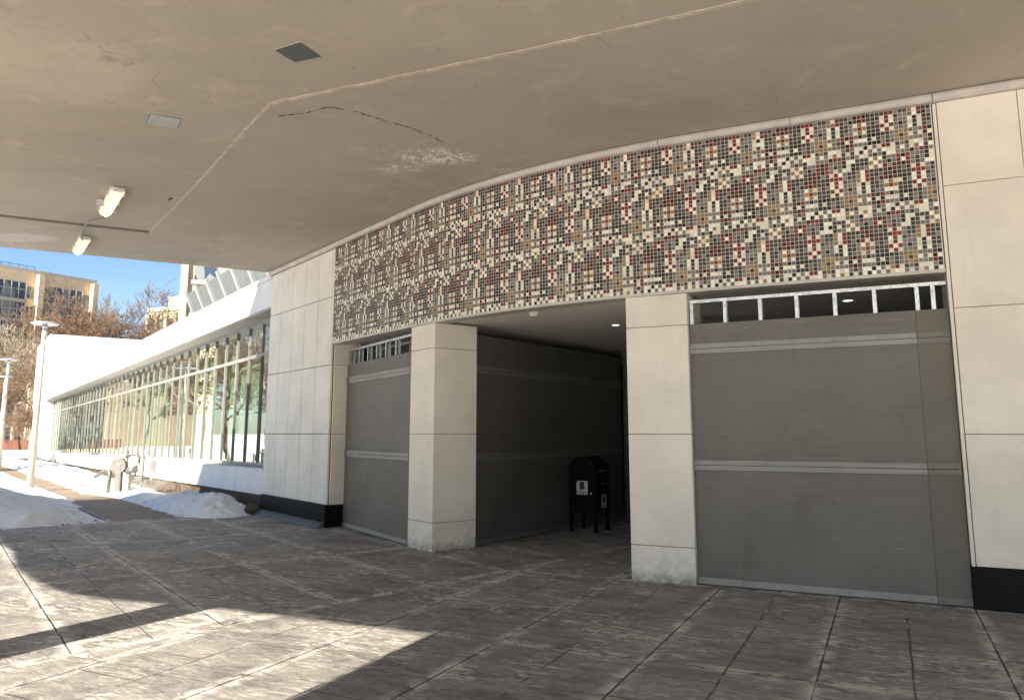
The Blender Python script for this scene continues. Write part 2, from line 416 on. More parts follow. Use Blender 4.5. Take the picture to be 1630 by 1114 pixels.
# left wall: five columns of tall panels, real gaps over a dark backing
def panels(mb,a,b,n,zs,o=-.0,g=.006,th=.05,st=9):
    w=(b-a)/n
    for i in range(n):
        for z0,z1 in zip(zs[:-1],zs[1:]):
            fac_slab(mb,a+i*w+g/2,a+(i+1)*w-g/2,o,o+th,z0+g/2,z1-g/2)
mb=MB(); panels(mb,-3.30,-.06,5,JZ,g=.014); o=mb.build('cladding',M['stone_sky'],civic,.004)
mb=MB(); fac_slab(mb,-3.31,-.005,.035,.40,GZ-.1,5.165); 
mb.build('wall_backing',M['joint'],civic)
mb=MB(); panels(mb,-.057,-.002,1,JZ,0); mb.build('corner_trim',M['stone'],civic,.003)
# return of that wall into the left opening
mb=MB()
for z0,z1 in zip(JZ[:-2],[JZ[1],JZ[2],Z_MB+.0]):
    mb.box(0,0.03,.055,.60,z0+.003,z1-.003,F=lambda u,v,z: fac(0+u-.002,v,z))
mb.build('return_panel',M['stone'],civic,.003)
mb=MB(); fac_slab(mb,-3.32,.02,-.03,.62,GZ-.02,.357); mb.build('plinth',M['black'],civic,.004)
mb=MB(); mb.hexa([fac(-3.32,-.22,GZ),fac(-.0,-.20,GZ),fac(0,-.031,GZ),fac(-3.32,-.031,GZ),fac(-3.32,-.22,GZ+.01),fac(0,-.20,GZ+.01),fac(0,-.031,GZ+.10),fac(-3.32,-.031,GZ+.10)]); mb.build('plinth_flashing',M['plate_d'],civic)
# right wall
mb=MB(); panels(mb,SEND+.045,SEND+.045+.73*6,6,JZ,-.015); mb.build('cladding',M['stone'],civic,.004)
mb=MB(); fac_slab(mb,SEND+.05,SEND+4.6,.03,.5,GZ-.1,5.165); mb.build('wall_backing',M['joint'],civic)
mb=MB(); fac_slab(mb,SEND+.008,SEND+.040,-.01,.8,.36,5.16); mb.build('edge_trim',M['stone'],civic,.003)
mb=MB(); fac_slab(mb,SEND+.005,SEND+4.6,-.02,.85,GZ-.02,.357); mb.build('plinth',M['black'],civic,.004)
# mosaic band
PAT={11:'DGDGWWGDGKWWGGGKRR',10:'KWWDDDWBWDGGRKRGGG',9:'KWKDWDBWBGKGRWRGDG',8:'WWKDGGWBWDDDRKRGDG',
7:'GDDBWRDDDRKRDGDWRW',6:'GDDBWRDDGKRKDDDRRR',5:'DGGBWRDGKRKRDDDWRW',4:'GGGWKWDDGWBWGDGWRW',3:'GKGWDWDDGBRBDDDRWR',
2:'GGGWDWDGGWBWDDDWRW',1:'BBBGGGRKRGKGKKKDDG',0:'BDBWGWKWDWWWDWDGDG',-1:'BBBGGGRKRGGGKKKGDG',-2:'DGDWWWGDGWWKWGWRRW',-3:'GWGWBWDWDWKWGWGWWW'}
TC={'W':(.93,.87,.73),'G':(.20,.187,.168),'D':(.050,.045,.043),'K':(.007,.006,.008),'R':(.20,.018,.016),'B':(.335,.215,.105)}
def tile_code(u,row):
    j,r=((1,row-18) if 15<=row<30 else (0,row-33) if row>=30 else (2,row-3))
    c=(-u)%18 if j==1 else (6-u)%18
    return PAT[r][(c+1)%18]
mb=MB(); fac_slab(mb,.003,SEND-.003,.0,.22,Z_MB,Z_MT,st=.12); mos=mb.build('mosaic_band',[M['grout']],civic)
NR=40; TP=(Z_MT-Z_MB)/NR; NC=int((SEND-.03)/TP)
verts=[];faces=[];cols=[]
rr=random.Random(3)
for u in range(NC):
    s1=SEND-.012-u*TP; s0=s1-TP
    for r in range(NR):
        z0=Z_MB+r*TP; g=.0025; k=tile_code(u,r)
        if rr.random()<.012: k=rr.choice('WGDB')
        c=TC[k]; f=rr.uniform(.80,1.16); 
        if k=='D': f=rr.choice((.6,.85,1.05,1.3))
        if k=='G': f=rr.choice((.8,.95,1.05,1.2))
        tilt=rr.uniform(-.0006,.0006); b=len(verts)
        o=-.0022
        verts+= [fac(s0+g,o+tilt,z0+g),fac(s1-g,o-tilt,z0+g),fac(s1-g,o-tilt+tilt,z0+TP-g),fac(s0+g,o+tilt,z0+TP-g)]
        faces.append((b,b+1,b+2,b+3)); cols.append(tuple(min(1,x*f) for x in c)+(1,))
me=bpy.data.meshes.new('tiles'); me.from_pydata(verts,[],faces); me.materials.append(M['tile'])
at=me.color_attributes.new('tile','FLOAT_COLOR','CORNER')
for i,p in enumerate(me.polygons):
    for li in p.loop_indices: at.data[li].color=cols[i]
o=bpy.data.objects.new('tiles',me); COL.objects.link(o); o.parent=mos
mb=MB(); fac_slab(mb,.003,SEND+.003,-.012,.23,Z_MB-.035,Z_MB-.001,st=.12); mb.build('drip_trim',M['mould'],civic)
# rounded moulding in lengths
cuts=[-3.36,-1.45,-.03,1.35,2.9,4.3,5.9,7.5,9.05,SEND+.01,SEND+1.7,SEND+4.6]
prof=[(-.005,Z_MT+.002),(-.055,Z_MT+.004),(-.078,Z_MT+.025),(-.082,Z_MT+.055),(-.07,Z_MT+.085),(-.05,Z_C-.006),(.02,Z_C-.006)]
for a,b in zip(cuts[:-1],cuts[1:]):
    mb=MB(); ss=ssteps(a+.004,b-.004,.2)
    for u,v in zip(ss[:-1],ss[1:]):
        for (o0,z0),(o1,z1) in zip(prof[:-1],prof[1:]):
            mb.face([fac(u,o0,z0),fac(v,o0,z0),fac(v,o1,z1),fac(u,o1,z1)])
    for e in (ss[0],ss[-1]): mb.face([fac(e,o_,z_) for o_,z_ in prof])
    mb.build('moulding',M['mould'],civic)
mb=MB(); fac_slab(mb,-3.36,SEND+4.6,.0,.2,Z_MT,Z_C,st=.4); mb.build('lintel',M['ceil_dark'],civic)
# square pillars
def pillar(pa,pb,depth,label):
    pa=Vector(pa);pb=Vector(pb); d=(pb-pa); w=d.length; d.normalize(); n=Vector((-d.y,d.x))
    F=lambda x,y,z:(pa.x+d.x*x+n.x*y,pa.y+d.y*x+n.y*y,z)
    mb=MB()
    for z0,z1 in zip([GZ-.02,.36,1.645,2.93],[.36,1.645,2.93,Z_MB-.036]):
        mb.box(0,w,0,depth,z0+.0035,z1-.0035,F=F)
    o=mb.build('pillar',M['stone'],civic,.006); 
    mb=MB(); mb.box(.012,w-.012,.012,depth-.012,GZ,Z_MB-.04,F=F); mb.build('joint_core',M['joint'],o)
    return F
FP1=pillar((-1.59,12.08),(-1.163,11.526),.775,'')
FP2=pillar((1.405,9.39),(2.085,9.06),.75,'')
# entrance soffit, inner room and passage
sof=[fac(s,.02)[:2] for s in ssteps(.03,SEND-.01,.25)]
mb=MB(); mb.prism(sof+[(8.5,14.5),(4.5,20.5),(-.5,18.5)],Z_MB-.001,Z_MB+.12); mb.build('entrance_soffit',M['int_ceil'],civic,tri=True)
mb=MB()
def wallseg(mb,a,b,z0,z1,t=.1,mi=0):
    a=Vector(a);b=Vector(b);d=(b-a).normalized();n=Vector((-d.y,d.x))*t
    mb.hexa([(a.x,a.y,z0),(b.x,b.y,z0),(b.x+n.x,b.y+n.y,z0),(a.x+n.x,a.y+n.y,z0),(a.x,a.y,z1),(b.x,b.y,z1),(b.x+n.x,b.y+n.y,z1),(a.x+n.x,a.y+n.y,z1)],mi)
zc=Z_MB-.003
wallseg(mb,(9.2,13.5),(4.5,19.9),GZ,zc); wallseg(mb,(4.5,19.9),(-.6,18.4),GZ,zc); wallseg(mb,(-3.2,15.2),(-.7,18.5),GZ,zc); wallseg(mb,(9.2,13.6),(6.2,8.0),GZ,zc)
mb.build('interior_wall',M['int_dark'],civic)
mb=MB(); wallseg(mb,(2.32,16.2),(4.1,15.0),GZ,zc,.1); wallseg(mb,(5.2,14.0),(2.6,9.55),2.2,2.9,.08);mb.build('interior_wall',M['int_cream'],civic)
mb=MB(); mb.tube([(2.62,11.2,GZ),(2.62,11.2,zc)],.19,24,caps=False); mb.build('round_column',M['col'],civic)
mb=MB(); wallseg(mb,(-2.45,14.6),(-.75,12.9),2.3,zc,.02); mb.build('inner_board',M['int_tan'],civic)

# ------------------------------------------------------------------ hoardings
def screw_me():
    if 'screw' in bpy.data.meshes: return bpy.data.meshes['screw']
    me=bpy.data.meshes.new('screw'); me.from_pydata([(.006*math.cos(i*math.pi/4),0,.006*math.sin(i*math.pi/4)) for i in range(8)],[],[tuple(range(8))]); me.materials.append(M['screw']); return me
def hoarding(label,a,b,edge_board,studs,second=False,mat='board',front_sign=1,top=True,vsplit=None,zt=2.94):
    a=Vector(a);b=Vector(b);d=(b-a);L=d.length;d.normalize();n=Vector((-d.y,d.x))
    root=thing('hoarding',label,'hoarding','temporary grey board screens in the entrance openings',loc=(a.x,a.y,GZ))
    root.rotation_euler=(0,0,math.atan2(d.y,d.x))
    z=lambda h:h-GZ
    xs=[0]+list(vsplit or [])+[L]
    for x0,x1 in zip(xs[:-1],xs[1:]):
        m=M[mat]
        if edge_board and (x1-x0)<.6: m=M['board_d']
        for k,(z0,z1) in enumerate(((GZ+.012,1.289),(1.293,2.64),(2.644,zt))):
            mb=MB(); mb.box(x0+.0015,x1-.0015,0,.012,z(z0),z(z1)); mb.build('board',m,root)
        prd=-.016 if m is M['board_d'] else -.018
        for (z0,z1) in ((1.235,1.289),(1.294,1.348),(2.585,2.640),(2.645,2.70),(GZ+.014,GZ+.085)):
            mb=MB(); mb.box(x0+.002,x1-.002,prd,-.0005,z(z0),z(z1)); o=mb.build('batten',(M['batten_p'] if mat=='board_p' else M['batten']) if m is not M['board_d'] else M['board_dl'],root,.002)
            ns=max(2,int((x1-x0)/.55))
            for i in range(ns):
                xx=x0+.05+(x1-x0-.1)*i/max(1,ns-1); zz=z((z0+z1)/2)+random.uniform(-.01,.01)
                sc=bpy.data.objects.new('screw',screw_me()); COL.objects.link(sc); sc.parent=o; sc.location=(xx,prd-.0015,zz)
    if studs:
        mb=MB(); mb.box(.0,L,.014,.10,z(3.195),z(3.235)); mb.build('top_track',M['galv'],root,.002)
        for x in studs:
            mb=MB(); w=.040
            mb.box(x,x+w,.016,.019,z(2.6),z(3.194)); mb.box(x,x+.003,.0195,.095,z(2.6),z(3.194)); mb.box(x,x+w,.0955,.0985,z(2.6),z(3.194))
            mb.build('stud',M['galv'],root)
    if second:
        for x in studs:
            mb=MB(); w=.038; y0=.42
            mb.box(x+.1,x+.1+w,y0,y0+.003,z(2.6),z(3.194)); mb.box(x+.1,x+.103,y0+.0035,y0+.08,z(2.6),z(3.194))
            mb.build('stud',M['galv'],root)
        mb=MB(); mb.box(0,L,y0-.002,y0+.08,z(3.2),z(3.235)); mb.build('top_track',M['galv'],root)
    return root
hoarding('large grey board screen between the square pillar and the right hand wall',(2.125,9.13),fac(SEND,.05)[:2],True,[.006,.40,.80,1.20,1.60,2.0,2.41,2.56],vsplit=[2.40])
hoarding('narrow grey board screen between the left wall and the left pillar',fac(.0,.33)[:2],(-1.60,12.20),True,[.0,.12,.55,.96,1.37,1.78,2.2],second=True,vsplit=[.17])
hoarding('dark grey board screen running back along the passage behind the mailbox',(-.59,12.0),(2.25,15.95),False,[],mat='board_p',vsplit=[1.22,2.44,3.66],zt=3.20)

# ------------------------------------------------------------------ ceiling devices
d=thing('smoke_detector','round white detector on the passage soffit near the left pillar','detector',loc=(.315,10.78,Z_MB))
mb=MB(); mb.lathe([(.001,0),(.075,0),(.078,-.01),(.075,-.026),(.06,-.030)],(0,0,0),28); mb.build('base',M['plastic'],d,recalc=False)
mb=MB(); mb.lathe([(.060,-.028),(.058,-.052),(.045,-.062),(.001,-.064)],(0,0,0),28); mb.build('dome',M['plastic'],d)
mb=MB(); mb.lathe([(.020,-.064),(.018,-.078),(.001,-.080)],(0,0,0),14); mb.build('sensor',M['metal_g'],d)
def downlight(x,y,label,r=.075):
    d=thing('downlight',label,'light','small round recessed downlights',loc=(x,y,Z_MB-.003))
    mb=MB(); mb.lathe([(r,0),(r+.02,0),(r+.02,-.006),(r,-.006),(r,0)],(0,0,0),24); mb.build('trim_ring',M['plastic'],d)
    mb=MB(); mb.lathe([(.0005,-.002),(r-.02,-.0022)],(0,0,0),24); mb.build('lens',M['dl'],d,recalc=False)
downlight(1.64,12.06,'small lit downlight in the passage soffit beside the central pillar')
downlight(4.34,9.80,'small lit downlight seen through the stud frame above the large board screen')

# ------------------------------------------------------------------ mailbox
def mailbox():
    c0=Vector((1.464,13.70)); fl=(Vector((1.018,13.96))-c0).normalized(); fr=Vector((-fl.y,fl.x))
    if fr.x<0: fr=-fr
    root=thing('mailbox','black round-topped street mailbox with two paper stickers in the dark passage','mailbox',loc=(c0.x,c0.y,GZ))
    W=.52; D=.56; zb=.34; zs=1.03; 
    P=lambda u,v,z:(fl.x*u+fr.x*v,fl.y*u+fr.y*v,z)   # local, root at corner
    # arch profile on the (u,z) plane, extruded along v
    prof=[(0,zb),(0,zs)]+[(W/2-W/2*math.cos(a),zs+W/2*.98*math.sin(a)) for a in [math.pi*i/16 for i in range(1,16)]]+[(W,zs),(W,zb)]
    mb=MB()
    mb.face([P(u,0,z) for u,z in prof]); mb.face([P(u,D,z) for u,z in prof])
    for i in range(len(prof)):
        j=(i+1)%len(prof)
        mb.face([P(prof[i][0],0,prof[i][1]),P(prof[j][0],0,prof[j][1]),P(prof[j][0],D,prof[j][1]),P(prof[i][0],D,prof[i][1])],smooth=False)
    mb.build('body',M['mail'],root)
    mb=MB()
    for v in (-.012,D-.01):
        for i in range(1,len(prof)-2):
            a,b=prof[i],prof[i+1]; sc=lambda p,k:(W/2+(p[0]-W/2)*k,zs+(p[1]-zs)*k if p[1]>zs else p[1])
            a2,b2=sc(a,1.035),sc(b,1.035); a3,b3=sc(a,.97),sc(b,.97)
            mb.hexa([P(a3[0],v,a3[1]),P(b3[0],v,b3[1]),P(b3[0],v+.022,b3[1]),P(a3[0],v+.022,a3[1]),P(a2[0],v,a2[1]),P(b2[0],v,b2[1]),P(b2[0],v+.022,b2[1]),P(a2[0],v+.022,a2[1])])
    mb.build('rim',M['mail'],root)
    for u,v in ((.0,.0),(W-.05,0),(0,D-.05),(W-.05,D-.05)):
        mb=MB(); mb.hexa([P(u+a,v+b,z) for z in (0,zb+.02) for a,b in ((0,0),(.05,0),(.05,.05),(0,.05))]); mb.build('leg',M['mail'],root)
        mb=MB(); mb.hexa([P(u+a,v+b,z) for z in (0,.012) for a,b in ((-.012,-.012),(.062,-.012),(.062,.062),(-.012,.062))]); mb.build('foot',M['mail'],root)
    # slot handle on the right face (u=0 plane), door below
    q=MB(); q.hexa([P(-.02,v,z) if k==0 else P(.0,v,z) for z in (1.03,1.055) for (k,v) in ((0,.10),(0,.44),(1,.44),(1,.10))]); q.build('slot_handle',M['plate_d'],root)
    q=MB(); q.hexa([P(-.006,v,z) if k==0 else P(.001,v,z) for z in (.40,.95) for (k,v) in ((0,.05),(0,.51),(1,.51),(1,.05))]); q.build('door',M['mail'],root,.004)
    q=MB(); q.tube([P(-.02,.28,.82),P(.0,.28,.82)],.013,12); q.build('lock',M['galv'],root)
    q=MB(); q.tube([P(.09,-.03,.665),P(.09,0,.665)],.015,12); q.build('lock',M['galv'],root)
    # stickers: left face is v=0 plane, right face is u=0 plane
    def sticker(Q,w,h,x,z,blob,text,inkm):
        s=MB(); s.face([Q(x,z,.002),Q(x+w,z,.002),Q(x+w,z+h,.002),Q(x+w*.15,z+h,.002),Q(x,z+h*.88,.002)]); st=s.build('sticker',M['paper'],root,recalc=False)
        s=MB(); s.face([Q(x+w*a,z+h*b,.0035) for a,b in blob]); s.build('printed_block',M['ink'],st,recalc=False)
        cu=bpy.data.curves.new('sticker_text','FONT'); cu.body=text; cu.size=h*.26; cu.align_x='CENTER'
        to=bpy.data.objects.new('t',cu); COL.objects.link(to); bpy.context.view_layer.update()
        me=bpy.data.meshes.new_from_object(to.evaluated_get(bpy.context.evaluated_depsgraph_get())); bpy.data.objects.remove(to)
        for v_ in me.vertices: v_.co=Vector(Q(x+w/2+v_.co.x,z+h*.09+v_.co.y,.0035))
        me.materials.append(inkm); oo=bpy.data.objects.new('lettering',me); COL.objects.link(oo); oo.parent=st
    QL=lambda a,z,o: P(W-a,-.0-o,z)      # a grows left to right as seen
    QR=lambda a,z,o: P(-.006-o,a,z)
    sticker(QL,.215,.235,.145,.64+.0,[(.28,.38),(.34,.42),(.36,.36),(.70,.40),(.76,.46),(.70,.5),(.70,.92),(.28,.94)],'Paradiso',M['ink'])
    sticker(QR,.215,.235,.20,.40,[(.30,.40),(.70,.40),(.70,.90),(.30,.90)],'Paradiso',M['red_ink'])
mailbox()

# ------------------------------------------------------------------ canopy
can=thing('concrete_canopy','broad stained concrete canopy roof with cracked underside covering the entrance plaza','canopy')
far=[(-5.46,17.2),(-10.05,14.73),(-14.8,12.15),(-20.5,9.05)]
left=[(-20.0,6.0),(-16.5,5.2),(-13.2,4.9),(-12.2,4.55),(-11.5,3.76),(-10.68,2.5),(-10.02,1.77),(-9.57,1.3),(-9.03,.85),(-8.57,.63),(-7.64,.30),(-7.08,.12),(-5.0,-.83),(-5.77,-2.54),(-6.6,-4.4)]
back=[(10,-5.0),(13,0),(13,6)]
inner=[(9.2,13.5),(2.5,17),(-3.4,19.2),(-4.6,17.66)]
poly=far+left+back+inner
mb=MB(); mb.prism(poly,Z_C,6.05); mb.build('slab',[M['ceil']],can,tri=True)
def strip(name,pts,w,z0,z1,m):
    mb=MB()
    for (a,b) in zip(pts[:-1],pts[1:]):
        a=Vector(a);b=Vector(b);d=(b-a).normalized();n=Vector((-d.y,d.x))*w/2
        mb.hexa([(a.x-n.x,a.y-n.y,z0),(b.x-n.x,b.y-n.y,z0),(b.x+n.x,b.y+n.y,z0),(a.x+n.x,a.y+n.y,z0),(a.x-n.x,a.y-n.y,z1),(b.x-n.x,b.y-n.y,z1),(b.x+n.x,b.y+n.y,z1),(a.x+n.x,a.y+n.y,z1)])
    return mb.build(name,m,can)
def jag(pts,step=.12,amp=.012,seed=1):
    r=random.Random(seed); out=[]
    for a,b in zip(pts[:-1],pts[1:]):
        a=Vector(a);b=Vector(b);n=max(1,int((b-a).length/step));d=(b-a).normalized();nn=Vector((-d.y,d.x))
        for i in range(n): out.append(tuple(a+(b-a)*i/n+nn*r.uniform(-amp,amp)))
    out.append(pts[-1]); return out
strip('joint_strip',jag([(-6.58,13.6),(-5.0,11.4),(-2.685,8.09)],.08,.006),.035,Z_C-.004,Z_C+.02,M['ceil_strip'])
strip('joint_strip',jag([(-2.685,8.09),(0.,6.95),(1.71,6.17),(5.2,4.6)],.08,.008,2),.055,Z_C-.006,Z_C+.02,M['ceil_strip'])
strip('shadow_strip',jag([(-12.0,11.2),(-8.62,12.53),(-6.6,13.60)],.4,.005),.17,Z_C-.003,Z_C+.02,M['ceil_dark'])  # flat dark strip painting the shadow along the step in the soffit
def crack(pts,w,seed):
    r=random.Random(seed); mb=MB(); pp=jag(pts,.035,.014,seed); 
    for i,a in enumerate(pp):
        a=Vector(a);d=(Vector(pp[min(i+1,len(pp)-1)])-Vector(pp[max(i-1,0)])).normalized();n=Vector((-d.y,d.x))
        w0=w*(r.uniform(.3,1) if r.random()>.2 else .08)
        mb.v+=[(a.x-n.x*w0,a.y-n.y*w0,Z_C-.002),(a.x+n.x*w0,a.y+n.y*w0,Z_C-.002)]
        if i: k=2*i; mb.f.append((k-2,k,k+1,k-1)); mb.mi.append(0); mb.sm.append(False)
    return mb.build('crack',M['crack'],can,recalc=False)
crack([(-2.70,8.43),(-2.3,8.32),(-2.05,8.18),(-1.75,8.32),(-1.45,8.60),(-1.2,8.80),(-.98,9.05),(-.86,9.27)],.014,5)
crack([(-3.55,7.3),(-3.75,7.55),(-3.72,7.8),(-4.05,7.95),(-3.98,8.2)],.0025,6)
crack([(-4.5,8.0),(-4.3,8.3),(-4.12,8.6)],.003,8)
crack([(-6.0,13.3),(-5.7,13.9),(-5.6,14.6)],.005,9)
crack([(.95,6.85),(.75,6.6)],.0025,10)
crack([(-.1,9.2),(.9,8.4)],.0025,11)
# upstand railing along the exposed edge of the roof
edge=[(-4.9,17.5)]+far
mb=MB(); 
def along(pts,step):
    out=[]
    for a,b in zip(pts[:-1],pts[1:]):
        a=Vector(a);b=Vector(b);n=max(1,int((b-a).length/step))
        out+=[a+(b-a)*i/n for i in range(n)]
    return out
tp=along([(-5.3,17.2),(-10.0,14.65),(-20.3,9.1)],.16)
rail=MB()
for p in tp: rail.box(p.x-.012,p.x+.012,p.y-.012,p.y+.012,6.05,7.05)
rail.tube([(p.x,p.y,7.08) for p in tp],.02,8)
rail.build('roof_railing',M['metal_g'],can)
mb=MB(); mb.tube([(-6.15,2.7,GZ-.05),(-6.15,2.7,Z_C+.01)],.29,32,caps=False); mb.build('canopy_column',M['canopy_edge'],can)

# access plates
def plate(pts,m,label,z=Z_C):
    mb=MB(); mb.prism(pts,z-.006,z-.001); o=mb.build('access_plate',M[m],None,.001); tag(o,label,'access panel')
    c=sum((Vector(p) for p in pts),Vector((0,0)))/4
    mb=MB(); mb.prism([tuple(c+(Vector(p)-c)*1.06) for p in pts],z-.002,z+.01); mb.build('frame',M['ceil_strip'] if m=='plate_d' else M['plate_d'],o)
plate([(-2.269,6.886),(-1.981,6.731),(-1.849,7.01),(-2.138,7.126)],'plate_d','dark grey square metal plate set in the canopy underside')
plate([(-4.137,8.363),(-3.86,8.523),(-4.016,8.785),(-4.307,8.633)],'plate_l','pale grey rectangular metal plate set in the canopy underside')
# bulkhead light fittings
def fitting(c,ang,L,label):
    root=thing('ceiling_light',label,'light fixture','lit tubular light fittings under the canopy',loc=(c[0],c[1],Z_C))
    root.rotation_euler=(0,0,ang)
    W=.105
    mb=MB(); mb.box(-L/2,L/2,-W,W,-.05,-.002); mb.build('housing',M['lamp_body'],root,.01)
    # domed diffuser: half-oval section
    mb=MB(); n=10; sec=[(W*.92*math.cos(a),-.05-.085*math.sin(a)) for a in [math.pi*i/n for i in range(n+1)]]
    xs=[-L/2+.02,-L/2+.06,L/2-.06,L/2-.02]; sc=[.80,1,1,.80]
    for i in range(3):
        for j in range(n):
            q=[(xs[i],sec[j],sc[i]),(xs[i+1],sec[j],sc[i+1]),(xs[i+1],sec[j+1],sc[i+1]),(xs[i],sec[j+1],sc[i])]
            mb.face([(x,s[0]*k,-.05+(s[1]+.05)*k) for x,s,k in q],mi=0,smooth=True)
    for i in (0,3): mb.face([(xs[i],s[0]*sc[i],-.05+(s[1]+.05)*sc[i]) for s in sec])
    mb.build('diffuser',M['tubeglow'],root)
    mb=MB(); mb.tube([(-L/2+.12,0.0,-.137),(-.02,0,-.137)],.020,8); mb.tube([(.02,0,-.137),(L/2-.12,0,-.137)],.020,8); mb.build('tube',M['tubecore'],root)
    for x in (-L*.36,0,L*.36):
        for s_ in (-1,1):
            mb=MB(); mb.box(x-.025,x+.025,s_*W-.012,s_*W+.012,-.085,-.03); mb.build('clip',M['lamp_body'],root,.004)
    for e in (-1,1):
        mb=MB(); mb.box(e*L/2-.03,e*L/2+.03,-.075,.075,-.075,-.01); mb.build('end_cap',M['plastic'],root,.012)
    return root
k=.972
a1=math.atan2(12.716-11.265,-6.981+5.979)
fitting((-6.43*k,11.93*k),a1,1.42,'larger lit ceiling light with a junction box on its side, nearer on the canopy underside')
fitting((-8.50*k,14.80*k),a1,1.25,'lit ceiling light hanging at the far edge of the canopy, further from the plaza')
mb=MB(); mb.tube([(-6.98*k,12.75*k,5.2),(-7.1,12.72,5.24),(-7.28,12.85,5.245),(-7.62,13.25,5.24),(-7.9,13.72,5.21),(-7.98,13.98,5.18)],.013,8)
tag(mb.build('conduit',M['boxgrey']),'thin curved grey conduit linking the two canopy lights','conduit')
mb=MB(); mb.box(-.05,.05,-.05,.05,-.1,0); o=mb.build('junction_box',M['plate_l'],None,.01); o.location=(-6.42,11.62,Z_C-.003); tag(o,'small grey junction box on the canopy beside the nearer light','junction box')
mb=MB(); mb.box(-.02,.02,-.015,.015,-.02,0); mb.box(-.035,-.015,-.01,.01,-.045,-.015); o=mb.build('bracket',M['metal_shade_dk'],None,.003); o.location=(-5.30,11.55,Z_C-.003); tag(o,'small dark leftover bracket on the canopy right of the nearer light','bracket')

# ------------------------------------------------------------------ long building
UD=Vector((-.592,.806)); UN=Vector((.806,.592)); UA=Vector((-5.40,17.05)); SL=.0105
def LW(t,o=0,z=0): p=UA+UD*t+UN*o; return (p.x,p.y,z-SL*t)
lb=thing('long_building','long low white building with a continuous strip of windows beyond the entrance','building')
TEND=46.5
mb=MB(); mb.box(.03,TEND,0,.7,4.47,5.10,F=LW); mb.build('fascia',M['stone_long'],lb)
mb=MB(); mb.box(.03,TEND,-.025,.9,5.103,5.22,F=LW); mb.build('coping',M['stone_long'],lb)
mb=MB(); mb.box(.03,TEND,.05,1.1,4.45,4.469,F=LW); mb.build('soffit',M['sofw'],lb)
mb=MB(); mb.box(.03,TEND,.44,.58,4.405,4.448,F=LW); mb.build('window_head',M['metal_g'],lb)
mb=MB(); n=48; w=(TEND-.03)/n
for i in range(n): mb.box(.03+i*w+.004,.03+(i+1)*w-.004,0,.05,.335,.86,F=LW)
mb.build('sill_wall',M['stone_long'],lb,.004)
mb=MB(); mb.box(.03,TEND,.03,.9,.32,.855,F=LW); mb.build('wall_backing',M['joint'],lb)
mb=MB(); mb.box(.03,TEND,-.02,.78,.862,.90,F=LW); mb.build('window_sill',M['stone_long'],lb)
mb=MB(); mb.box(.03,TEND,.12,.9,-.8,.318,F=LW); mb.build('base_wall',M['mulch'],lb)
# windows
WO=.50
def window(t0,t1,proto=None):
    mb=MB(); d=.05
    mb.box(t0-.023,t0+.023,WO-.035,WO+.035,.93,4.404,F=LW)
    mb.box(t0+.024,t1-.024,WO-.030,WO+.030,.905,.985,F=LW); mb.box(t0+.024,t1-.024,WO-.030,WO+.030,3.55,3.63,F=LW); mb.box(t0+.024,t1-.024,WO-.030,WO+.030,4.35,4.404,F=LW)
    f=mb.build('window',M['metal_g'],lb)
    mb=MB(); mb.box(t0-.020,t0+.020,WO-.039,WO-.0355,4.02 if t0>2.6 else .99,4.40 if t0>2.6 else 3.54,F=LW); mb.build('mullion_shade',M['metal_shade_dk'],f)  # dark strip painting the fascia's shade onto the mullion face
    mb=MB()
    rt=random.uniform(-.004,.004)
    for z0,z1 in ((.985,3.55),(3.63,4.35)):
        mb.face([LW(t0+.02,WO+rt,z0),LW(t1-.02,WO-rt,z0),LW(t1-.02,WO-rt,z1),LW(t0+.02,WO+rt,z1)])
    mb.build('pane',M['glass'],f,recalc=False)
t=.95; window(.03,.95)
while t<TEND-.9: window(t,t+1.01); t+=1.01
# interior
mb=MB(); mb.box(.1,TEND,.95,9.,.70,.80,F=LW); mb.build('interior_floor',M['int_tan'],lb)
mb=MB(); mb.box(.1,TEND,9.,9.1,.8,4.4,F=LW); mb.box(0.0,.1,.9,9.,.8,4.4,F=LW); mb.box(TEND,TEND+.1,.9,9.,.8,4.4,F=LW); mb.build('interior_wall',M['int_cream'],lb)
mb=MB(); mb.box(.03,TEND,.9,9.2,4.5,4.7,F=LW); mb.build('roof',M['plate_l'],lb)
rr=random.Random(12)
for i in range(46):
    if rr.random()<(.85 if i<16 else .45):
        t0=1.0+i*1.01; mb=MB(); wdt=rr.uniform(.35,.85)
        mb.box(t0+.05,t0+.05+wdt,WO+.35,WO+.37,.85,4.2 if rr.random()<.5 else 3.5,F=LW); mb.build('blind',M['blind'],lb)
# end block, taller
mb=MB(); mb.box(TEND+.003,TEND+8.8,-.02,7.,-1.2,9.15,F=LW); mb.build('end_block',M['stone_long'],lb)
mb=MB(); mb.box(TEND+8.85,TEND+9.4,.2,.5,8.15,8.32,F=LW); mb.build('wall_light',M['boxgrey'],lb)
